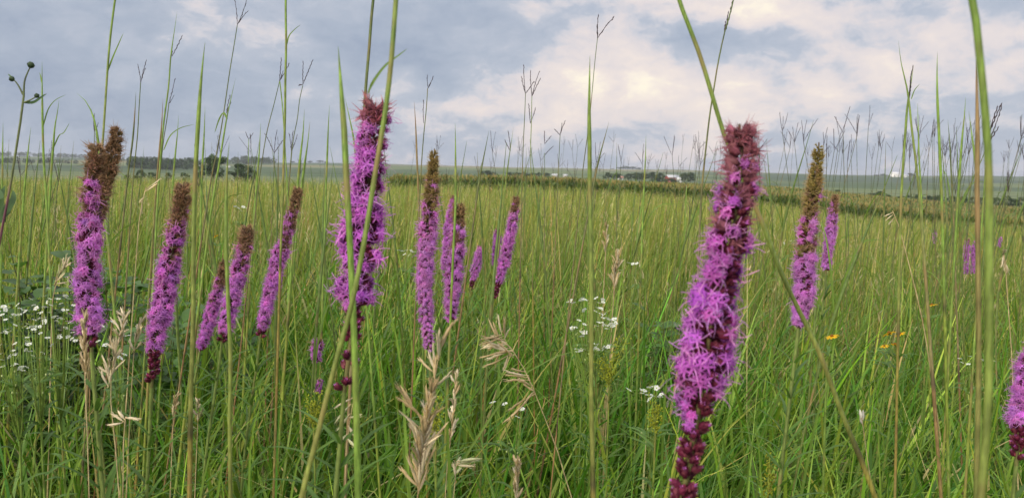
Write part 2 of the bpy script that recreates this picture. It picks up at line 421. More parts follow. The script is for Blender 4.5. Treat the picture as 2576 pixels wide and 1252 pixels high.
def head_tmpl(stage, r, thin):
    """one flower head, axis +Z; stage: bloom, fade, seed, bud. Metres.
    palette index 0 bract, 1 bract tip, 2 lobe, 3 thread"""
    b, p = Tmpl(), Tmpl()
    if stage == 'bud':
        z = np.array([0, .0022, .0052, .008, .0096]); tube(b.mb, np.stack([0*z, 0*z, z], -1), [.0010, .0028, .0034, .0026, .0006], (0, 0, 0), 6)
        for ring, (z0, k0) in enumerate(((.0012, .0030), (.0034, .0036), (.0058, .0030))):
            for q in range(5):
                a = q * 1.257 + ring * .63 + r.uniform(-.2, .2); d = np.array([math.cos(a), math.sin(a), 0]); fl = r.uniform(1.15, 1.75)
                strip(b.mb, [d * k0 * .85 + [0, 0, z0], d * k0 * 1.12 + [0, 0, z0 + .0022], d * k0 * fl + [0, 0, z0 + .0040]], [.0030, .0030, .0007], 1 if q % 2 else 0, np.array([-d[1], d[0], 0]))
        for q in range(4):
            a = q * 1.57; d = np.array([math.cos(a), math.sin(a), 0]); strip(b.mb, [d * .0008 + [0, 0, .0088], d * .0016 + [0, 0, .0112]], [.0014, .0005], 2, np.array([-d[1], d[0], 0]))
        return b.done(), None
    z = np.array([0, .002, .005, .0085, .0105]); tube(b.mb, np.stack([0*z, 0*z, z], -1), [.0012, .0032, .0039, .0034, .0026], (0, 0, 0), 6)
    for q in range(6):
        a = q * 1.047 + r.uniform(0, .4); d = np.array([math.cos(a), math.sin(a), 0])
        strip(b.mb, [d * .0028 + [0, 0, .003], d * .0040 + [0, 0, .0075], d * .0052 + [0, 0, .0105]], [.003, .0030, .0006], 1, np.array([-d[1], d[0], 0]))
    if stage == 'seed':
        for d in cone_dirs(26, 1.25, r):
            s = unit(np.cross(d, r.normal(0, 1, 3))); L = r.uniform(.0045, .0078)
            c = r.normal(0, .0018, 3)
            o0 = np.array([0, 0, .0075]) + d * .0012
            strip(p.mb, [o0, o0 + d * L * .55 + c, o0 + d * L + c * 2.2], [max(.0006, thin * .8), max(.0007, thin * .8), thin * .5], 2 if r.uniform() < .6 else 3, s)
        return b.done(), p.done()
    nfl = 9 if stage == 'bloom' else 7
    for d in cone_dirs(nfl, 1.2, r):
        u = unit(np.cross(d, [0.3, .9, .1])); w = np.cross(d, u)
        o0 = np.array([0, 0, .0085]) + d * .0012; tl = r.uniform(.0036, .0055)
        tube(p.mb, [o0, o0 + d * tl * .6, o0 + d * tl], [.0007, .0008, .0013], (2, 2, 2), 3)
        e = o0 + d * tl; ph = r.uniform(0, 6.28); ll = r.uniform(.0042, .0060) * (1 if stage == 'bloom' else .8)
        for q in range(5):
            a = ph + q * 1.257; o = math.cos(a) * u + math.sin(a) * w; t = np.cross(d, o)
            dr = r.uniform(-.1, .55)
            strip(p.mb, [e, e + (o * .85 + d * dr) * ll * .55, e + (o + d * (dr - .25)) * ll], [.0011, .0014, .0004], 2, t)
        for q in range(1 + (r.uniform() < .65)):
            a = r.uniform(0, 6.28); o = math.cos(a) * u + math.sin(a) * w; L = r.uniform(.0055, .0100)
            cv = r.normal(0, .25, 3)
            pts = [e - d * .001, e + (d + o * .25) * L * .4, e + (d * .85 + o * .6 + cv * .5) * L * .75, e + (d * .7 + o * .95 + cv) * L]
            strip(p.mb, pts, [thin, thin, thin, thin * .8], 3, unit(np.cross(d, o + .01)))
    return b.done(), p.done()

def place(mb, T, pos, R, sc, pal):
    """copies of template T; R (n,3,3) columns = axes; pal (n,4,3) colours"""
    n = len(pos)
    v = np.einsum('nij,vj->nvi', R, T.v) * sc[:, None, None] + pos[:, None]
    f = T.f[None] + (np.arange(n) * len(T.v))[:, None, None]
    mb.add(v, f, pal[:, T.k].reshape(-1, 3))

def frames(axis, r):
    u = unit(np.cross(axis, r.normal(0, 1, axis.shape))); w = np.cross(axis, u)
    return np.stack([u, w, axis], -1)

def raceme(pp, d, Rpx, tw, tb, r, tipcol, n_mul=1.0, fade=.10, dens=1.0, depth_lean=0.0, pale=0.0, dark=None, budk=.8):
    """flower heads along a pixel path (tip first). tw: end of the withered part, tb: start of the buds, both 0..1 of the length"""
    P = np.array([at(x, y, d + depth_lean * k / (len(pp) - 1)) for k, (x, y) in enumerate(pp)])
    S = smooth_path(P, 80)
    seglen = np.r_[0, np.cumsum(np.linalg.norm(np.diff(S, axis=0), axis=1))]; Ltot = seglen[-1]
    Rm = np.array([(t, rr * d / F) for t, rr in Rpx])
    rmean = Rm[:, 1].mean(); hs0 = rmean / .0235
    rows = Ltot / (.0105 * hs0); n = int(rows * 4.9 * dens * n_mul)
    t = (np.arange(n) + r.uniform(0, 1, n) * .8) / n; m_ = int(n * min(tw, 1.0) * .45); t = np.sort(np.r_[t, r.uniform(0, min(tw, 1.0), m_)]); n = len(t)
    t = .02 + .98 * np.clip(t, 0, .999); t = np.clip(t, 0, .999)
    bud = t > tb
    keep = ~bud | (r.uniform(0, 1, n) < np.where(bud, budk - (.25 + .3 * (budk < .9)) * (t - tb) / max(1e-3, 1 - tb), 1)); t = t[keep]; n = len(t)
    k = t * 79; i = np.clip(k.astype(int), 0, 78); pos = S[i] + (S[i + 1] - S[i]) * (k - i)[:, None]
    axis = -unit(np.gradient(S, axis=0))[i]                       # towards the tip
    ref = unit(np.cross(axis, np.array([0, 1.0, .1]))); ref2 = np.cross(axis, ref)
    a = np.arange(n) * 2.39996 + r.normal(0, .28, n)
    out = np.cos(a)[:, None] * ref + np.sin(a)[:, None] * ref2
    R = np.interp(t, Rm[:, 0], Rm[:, 1])
    el = r.normal(.42, .16, n) + np.clip(.035 - t, 0, 1) * 22.0
    el = np.where(t > tb, r.normal(.75, .15, n), el); el = np.clip(el, -.1, 1.35)
    ax = unit(out * np.cos(el)[:, None] + axis * np.sin(el)[:, None])
    stem_r = .0022
    pos = pos + out * stem_r
    sc = R / .0235 * r.uniform(.86, 1.12, n)
    thin = max(.00055, d * .00055)
    sb, sf = MB(), MB(); wb, wf = MB(), MB(); bb = MB()
    tt = t + r.normal(0, .105, n) * np.clip((t - .0) / .15, .2, 1)
    azm = np.arctan2(out @ np.array([1.0, 0, 0]), out @ np.array([0, -1.0, 0]))
    bare_side = np.zeros(n, bool)
    if dark is not None:   # a side of the spike whose florets have dropped, leaving the maroon bracts
        bare_side = (np.abs((azm - dark[0] + np.pi) % (2 * np.pi) - np.pi) < dark[1] * r.uniform(.6, 1.25, n)) & (t > dark[2]) & (t < dark[3])
    stage = np.where(tt < tw, 'seed', np.where(tt < tw + fade, 'fade', np.where(t > tb, 'bud', 'bloom')))
    stage = np.where((stage == 'bloom') & (r.uniform(0, 1, n) < .07), 'fade', stage)
    sc = sc * (1 + .10 * np.sin(a * 2 + t * 11 + r.uniform(0, 6)) + .06 * np.sin(t * 31))
    stage = np.where(bare_side & (stage != 'seed'), 'bud', stage)
    sc = np.where(stage == 'seed', sc * 1.12, sc); sc = np.where(bare_side, sc * .8, sc)
    for st in ('seed', 'fade', 'bloom', 'bud'):
        idx = np.where(stage == st)[0]
        for v in range(4):
            q = idx[v::4]
            if not len(q): continue
            B, P_ = head_tmpl(st, r, thin)
            Rr = frames(ax[q], r); j = lambda c, s=.14: np.asarray(c)[None] * np.exp(r.normal(0, s, (len(q), 1))) * np.exp(r.normal(0, .05, (len(q), 3)))
            tipmix = np.clip((tt[q] / max(tw, 1e-3)), 0, 1)[:, None]
            if st == 'seed':
                pc = np.asarray(tipcol) * (1 - tipmix ** 2 * .55) + np.array(PINK) * .62 * tipmix ** 2 * .55 + 0
                pal = np.stack([j(np.asarray(tipcol) * .45), j(np.asarray(tipcol) * .75), j((1, 1, 1)) * pc, j((1.12, 1.0, .95)) * pc * 1.1], 1)
                place(wb, B, pos[q], Rr, sc[q], pal); place(wf, P_, pos[q], Rr, sc[q], pal)
            elif st == 'bud':
                pal = np.stack([j(MAROON, .25), j(MAROON * 1.5 + np.array((.02, .03, .01)), .25), j(PURP * .7 + PINK * .2), j(PURP)], 1)
                place(bb, B, pos[q], Rr, np.maximum(sc[q], .8) * 1.05, pal)
            else:
                pu = (PURP * (1 - pale) + PURP_L * pale) if st == 'bloom' else (PINK * .3 + PURP * .7)
                th_ = (PURP_L * .75 + PURP * .25) if st == 'bloom' else (PURP_L * .7 + PINK * .3)
                pal = np.stack([j(MAROON * .8), j(MAROON), j(pu), j(th_)], 1)
                place(sb, B, pos[q], Rr, sc[q], pal); place(sf, P_, pos[q], Rr, sc[q], pal)
    return S, sb, sf, wb, wf, bb, Ltot

def blazing_star(name, d, spikes, foot_dx, label, seed, leaf_n=70, leaf_len=(.05, .13), leaf_from=0.03):
    """spikes: list of dicts with pp, R, tw, tb ..."""
    r = np.random.default_rng(seed)
    s0 = spikes[0]; base_pt = at(*s0['pp'][-1], d)
    prev = at(*s0['pp'][-2], d); dirn = unit(base_pt - prev)
    h = base_pt[2]; foot = base_pt + np.array([foot_dx, 0.0, 0]); foot[2] = 0; foot[1] += 0.02
    foot[2] = float(terrain(foot[0], foot[1]))
    root = thing(name, foot, label, 'flower', 'blazing star spikes in the prairie')
    ms = MB()
    mid = base_pt + dirn * (h * .35); mid = mid * .6 + (foot + (base_pt - foot) * .6) * .4
    stem = smooth_path([foot, (foot + mid) / 2 + np.array([foot_dx * .05, 0, 0]), mid, base_pt], 40)
    for k, sp in enumerate(spikes):
        P = np.array([at(x, y, d) for x, y in sp['pp']]); S = smooth_path(P, 40)
        rad = np.linspace(.0008, .0024, 40)
        c = np.linspace(0, 1, 40)[:, None]; cols = (1 - c) * np.array((.10, .06, .03)) + c * np.array((.13, .13, .04))
        tube(ms, S, rad, cols, 6)
    tt = np.linspace(0, 1, 40)[:, None]
    tube(ms, stem, np.linspace(.0035, .0024, 40), np.array((.13, .17, .05)) * (1 - tt) + np.array((.15, .20, .05)) * tt, 6)
    ms.build('stem', M_STEM, root, True)
    # narrow leaves up the stem
    ml = MB()
    for i in range(leaf_n):
        f = (i + r.uniform(0, 1)) / leaf_n; f = 1 - leaf_from - (1 - leaf_from - .05) * f
        q = stem[int(f * 39)]; a = i * 2.39996 + r.normal(0, .3)
        L = (leaf_len[0] + (leaf_len[1] - leaf_len[0]) * (1 - f) ** .8) * r.uniform(.8, 1.2)
        o = np.array([math.cos(a), math.sin(a), 0]); upw = r.uniform(.5, 1.0)
        pts = [q, q + o * L * .35 + np.array([0, 0, upw * L * .40]), q + o * L * .72 + np.array([0, 0, upw * L * .62]), q + o * L + np.array([0, 0, upw * L * .66])]
        leaf(ml, smooth_path(pts, 6), .0048 * r.uniform(.8, 1.3), np.array((.085, .165, .028)) * r.uniform(.75, 1.3), nrm=(0.2, -.2, 1))
    ml.build('foliage', M_LEAF, root)
    for sp in spikes:
        S, sb, sf, wb, wf, bb, L = raceme(sp['pp'], d, sp['R'], sp.get('tw', .3), sp.get('tb', .85), r, sp.get('tip', BROWN), fade=sp.get('fade', .1), dens=sp.get('dens', 1.0), pale=sp.get('pale', .25), dark=sp.get('dark'), budk=sp.get('budk', .8))
        main = None
        if sf.n:
            main = sf.build('flower_spike', M_PETAL, root)
            bo = sb.build('bracts', M_BRACT, root, True); bo.parent = main
        if wf.n:
            wo = wf.build('withered_tip', M_DRY, root)
            if main is not None: wo.parent = main
            else: main = wo
            bo = wb.build('bracts', M_BRACT, root, True); bo.parent = main
        if bb.n:
            bo = bb.build('buds', M_BRACT, root, True)
            bo.parent = main
    return root

ROSE = np.array((0.34, 0.115, 0.15))
BS = [
 (.95, [dict(pp=[(246,362),(243,420),(234,500),(226,600),(221,700),(222,790),(230,885)], R=[(0,30),(.08,38),(.2,42),(.35,43),(.6,40),(.8,38),(.92,34),(1,22)], tw=.27, tb=.93, fade=.18, pale=.45),
        dict(pp=[(294,326),(288,365),(276,420),(262,480),(246,560)], R=[(0,22),(.15,26),(.5,27),(1,20)], tw=2.0, tb=3, dens=.9)],
  .02, 'tall blazing star with forked brown tip at the left, above the white flowers'),
 (1.08, [dict(pp=[(463,458),(455,520),(440,600),(425,680),(408,770),(393,850),(387,915),(381,975)], R=[(0,24),(.08,31),(.2,33),(.35,36),(.6,36),(.8,32),(.88,26),(1,20)], tw=.27, tb=.84, pale=.25, fade=.16)],
  .015, 'blazing star with brown top and few dark buds at its foot, behind thick grass blade'),
 (1.35, [dict(pp=[(624,566),(614,630),(596,710),(577,780),(558,862)], R=[(0,19),(.1,25),(.35,29),(.7,28),(.9,22),(1,15)], tw=.26, tb=.93, pale=.3, fade=.16)],
  .0, 'short brown topped blazing star in front of a slimmer leaning one'),
 (1.45, [dict(pp=[(566,652),(556,700),(537,770),(520,830),(503,884)], R=[(0,10),(.1,17),(.4,20),(.8,21),(1,15)], tw=.30, tb=.97, pale=.15)],
  .0, 'slim leaning blazing star half hidden behind the short brown topped one'),
 (1.5, [dict(pp=[(752,470),(740,520),(722,590),(700,660),(678,740),(655,850)], R=[(0,15),(.1,20),(.3,24),(.6,25),(.85,22),(1,14)], tw=.33, tb=.95, pale=.3, fade=.14)],
  -.03, 'slender blazing star bending right with a long brown tip, under the straight green stalk'),
 (.72, [dict(pp=[(944,258),(942,330),(930,430),(918,530),(908,620),(901,700),(890,790),(880,880),(866,985)], R=[(0,46),(.06,55),(.18,63),(.35,68),(.5,72),(.65,68),(.72,54),(.8,38),(1,26)], tw=.09, tb=.71, tip=ROSE, fade=.10, pale=.05, dark=(1.0, .42, .05, .75))],
  -.01, 'big vivid purple blazing star behind two crossing grass stems'),
 (1.25, [dict(pp=[(1093,374),(1088,440),(1082,520),(1074,610),(1069,700),(1072,780),(1080,885)], R=[(0,11),(.08,20),(.2,26),(.4,30),(.65,29),(.8,24),(.9,17),(1,15)], tw=.30, tb=1.5, tip=OLIVE * .75 + BROWN * .25, fade=.16, pale=.65)],
  .0, 'tall thin blazing star with olive brown tip and lilac flowers above the tan seed head'),
 (1.4, [dict(pp=[(1152,512),(1153,580),(1147,650),(1138,730),(1133,808)], R=[(0,19),(.12,25),(.4,28),(.8,27),(1,19)], tw=.32, tb=1.5, tip=BROWN * .7 + OLIVE * .3, fade=.12, pale=.5)],
  .0, 'pale lilac blazing star with woolly brown top, touching a brighter one behind it'),
 (2.3, [dict(pp=[(1142,492),(1134,545),(1126,610),(1120,680)], R=[(0,8),(.15,14),(.6,17),(1,14)], tw=.10, tb=1.5, pale=.05)],
  .0, 'bright purple blazing star peeping out behind the woolly brown topped one'),
 (2.7, [dict(pp=[(1208,618),(1202,650),(1194,685),(1184,728)], R=[(0,7),(.2,13),(.6,13),(1,8)], tw=.05, tb=.80, pale=.05)],
  .0, 'small low purple blazing star leaning right, middle of the field'),
 (2.1, [dict(pp=[(1300,492),(1291,550),(1279,615),(1262,680),(1243,750)], R=[(0,9),(.12,15),(.4,18),(.75,17),(1,8)], tw=.14, tb=.85, pale=.1)],
  .0, 'leaning bright purple blazing star, taller of the pair in the middle of the field'),
 (2.5, [dict(pp=[(1253,576),(1249,620),(1245,680)], R=[(0,8),(.2,13),(1,11)], tw=.12, tb=.9, pale=.1)],
  .0, 'short purple blazing star tucked behind the taller leaning one in mid field'),
 (.54, [dict(pp=[(1860,312),(1866,390),(1858,480),(1846,570),(1828,650),(1806,740),(1788,830),(1774,920),(1762,1000),(1748,1085),(1732,1170),(1714,1275)], R=[(0,48),(.05,56),(.2,68),(.35,84),(.5,90),(.64,88),(.74,76),(.80,56),(1,42)], tw=.20, tb=.80, tip=np.array((.36,.13,.17)), fade=.12, pale=.0, dark=(.45, .62, .14, .80), budk=.9)],
  -.02, 'largest and nearest blazing star, vivid purple with dark maroon buds at its foot'),
 (1.1, [dict(pp=[(2060,358),(2053,430),(2041,520),(2031,610),(2024,700),(2016,770),(2008,826)], R=[(0,9),(.1,19),(.3,30),(.55,34),(.8,36),(1,24)], tw=.48, tb=1.5, tip=OLIVE, fade=.12, pale=.6)],
  -.02, 'blazing star with long olive green seed tip, behind the diagonal grass stem'),
 (2.0, [dict(pp=[(2101,488),(2094,550),(2085,615),(2078,680)], R=[(0,7),(.15,15),(.6,18),(1,14)], tw=.26, tb=1.5, pale=.5)],
  .0, 'distant lilac blazing star with brown tip just behind the olive tipped one'),
 (4.0, [dict(pp=[(2434,600),(2431,640),(2430,690)], R=[(0,5),(.3,8),(1,6)], tw=.05, tb=1.5)], .0, 'small far purple blazing star beside the thick blurred grass stem'),
 (4.1, [dict(pp=[(2453,606),(2449,640),(2447,688)], R=[(0,5),(.3,7),(1,6)], tw=.05, tb=1.5)], .0, 'small far purple blazing star half hidden by the thick blurred grass stem'),
 (6.5, [dict(pp=[(2352,580),(2351,596),(2350,614)], R=[(0,3),(.3,5),(1,4)], tw=.05, tb=1.5)], .0, 'tiny far purple blazing star left of the thick blurred grass stem'),
 (6.0, [dict(pp=[(2517,596),(2515,608),(2513,622)], R=[(0,3),(.3,5),(1,4)], tw=.05, tb=1.5)], .0, 'tiny far purple blazing star right of the thick blurred grass stem'),
 (.92, [dict(pp=[(2600,860),(2588,930),(2574,1010),(2564,1080),(2556,1170)], R=[(0,20),(.15,34),(.5,42),(.75,36),(1,22)], tw=.02, tb=.72, pale=.35)],
  -.02, 'purple blazing star cut off by the right edge, dark buds below'),
 (1.7, [dict(pp=[(801,852),(797,880),(795,912)], R=[(0,12),(.3,20),(1,16)], tw=.1, tb=1.5, pale=.1), dict(pp=[(806,955),(803,970),(801,988)], R=[(0,8),(1,8)], tw=.02, tb=1.5)],
  .0, 'low purple blazing star almost hidden in grass beside the big purple one'),
]
for i, (d, sps, fdx, lab) in enumerate(BS):
    far = d > 2
    ln = 120 if i in (13, 5) else (34 if far else 80)
    blazing_star('blazing_star', d, sps, fdx, lab, 100 + i, leaf_n=ln, leaf_len=(.045, .10) if i == 13 else (.05, .14))
#@@PART3
# ------------------------------------------------------------------ tall bluestem stalks
GRN = np.array((.17, .275, .045)); GRN_D = np.array((.10, .16, .04)); ORG = np.array((.42, .22, .09)); PUR = np.array((.22, .17, .085)); YLW = np.array((.30, .30, .08)); DRK = np.array((.075, .055, .060)); REDB = np.array((.24, .15, .07))
PALS = {'g': (GRN, GRN, YLW * .8), 'p': (GRN, PUR, GRN * .9), 'o': (GRN * .9, YLW * .7, ORG), 'd': (GRN_D * .8, PUR * .9, ORG * .8), 'y': (YLW, YLW * .9, ORG), 'r': (REDB, GRN * .8, ORG)}

def to_ground(pp, d, n=4):
    """pixel path continued down to the soil"""
    P = [at(x, y, d) for x, y in pp]
    a, b = P[-2], P[-1]; dr = unit(b - a); dr[2] = min(dr[2], -.6); dr = unit(dr)
    L = (b[2] - float(terrain(b[0], b[1]))) / -dr[2]
    if L > 0.02:
        e = b + dr * L; e[0] = e[0] * .75 + b[0] * .25; e[2] = float(terrain(e[0], e[1])) - .005
        P += [b + (e - b) * .5 + dr * 0.0, e]
    return np.array(P)

def seed_branch(mb, p0, p1, r, d, col=DRK, bow=.025, thick=.8):
    n = 9; t = np.linspace(0, 1, n)[:, None]; L = np.linalg.norm(p1 - p0)
    side = unit(np.cross(p1 - p0, r.normal(0, 1, 3)))
    P = p0 * (1 - t) + p1 * t + side * L * bow * np.sin(np.pi * t)
    w = max(.0007, .00045 * d) * thick
    tube(mb, P, np.linspace(w, w * .6, n), col, 4)
    m = max(5, int(L / .005)); ax = unit(p1 - p0)
    for i in range(m):
        f = .10 + .9 * i / m; q = p0 * (1 - f) + p1 * f + side * L * bow * math.sin(math.pi * f)
        s = unit(np.cross(ax, side)) * (1 if i % 2 else -1) * .6 + side * r.normal(0, .5)
        e = q + ax * .0065 + s * .0011
        tube(mb, [q, (q + e) / 2 + s * .0006, e], [w * .5, w * 1.25, w * .3], col * r.uniform(.7, 1.5), 4)

def stalk(pp, d, w, label, pal='g', tip=True, leaves=(), heads=(), seed=0, name='bluestem_stalk', nodes=2, group='tall bluestem stalks', cat='grass stalk', headcol=DRK, wide_top=False):
    r = np.random.default_rng(9000 + seed)
    NS = 80; P = to_ground(pp, d); S = smooth_path(P, NS)
    arc = np.r_[0, np.cumsum(np.linalg.norm(np.diff(S, axis=0), axis=1))]
    root = thing(name, S[-1], label, cat, group)
    R = w * d / F / 2; t = np.linspace(0, 1, NS)
    rad = R * (.92 + .15 * np.minimum(1, t * 2.2))
    if heads: rad = R * (.50 + .60 * np.minimum(1, t * 2.6))
    if tip: rad = rad * 1.15 * np.clip((arc / (min(190, 16 * w + 40) * d / F)) ** .8, .05, 1)
    if wide_top: rad = rad * (1 + .35 * np.exp(-((t - .2) / .1) ** 2))
    A, B, C = PALS[pal]; T = t[:, None]
    cols = np.where(T < .4, A + (B - A) * T / .4, B + (C - B) * (T - .4) / .6)
    for q in range(nodes):
        k = int((.22 + .62 * (q + r.uniform(.1, .9)) / nodes) * (NS - 1))
        cols[k] = cols[k] * .25 + np.array((.03, .02, .015)); rad[k] *= 1.18; rad[k + 1:k + 3] *= 1.06
        cols[max(0, k - 1)] = cols[max(0, k - 1)] * .7; cols[k + 1:k + 14] = cols[k + 1:k + 14] * np.array((1.12, .92, .82))
    mb = MB(); tube(mb, S, rad, cols, 7); mb.build('stem', M_STEM, root, True)
    for lp in leaves:
        lw = lp[0]; L = np.array([at(x, y, d + dz) for x, y, dz in [(a[0], a[1], a[2] if len(a) > 2 else .01 * k) for k, a in enumerate(lp[1:])]])
        ml = MB(); Ls = smooth_path(L, 14); tt = np.linspace(0, 1, 14)[:, None]
        leaf(ml, Ls, max(.0022, lw * d / F), (GRN * .95) * (1 - tt) + (GRN * .8) * tt, nrm=(0.1, -1, .4), fold=.35)
        ml.build('leaf', M_LEAF, root)
    if heads:
        for hp in heads:
            mh = MB(); p0 = at(*hp[0], d)
            for k, e in enumerate(hp[1:]):
                p1 = at(e[0], e[1], d + r.normal(0, .012)); seed_branch(mh, p0, p1, r, d, headcol)
            mh.build('seed_head', M_DRY, root)
    return root

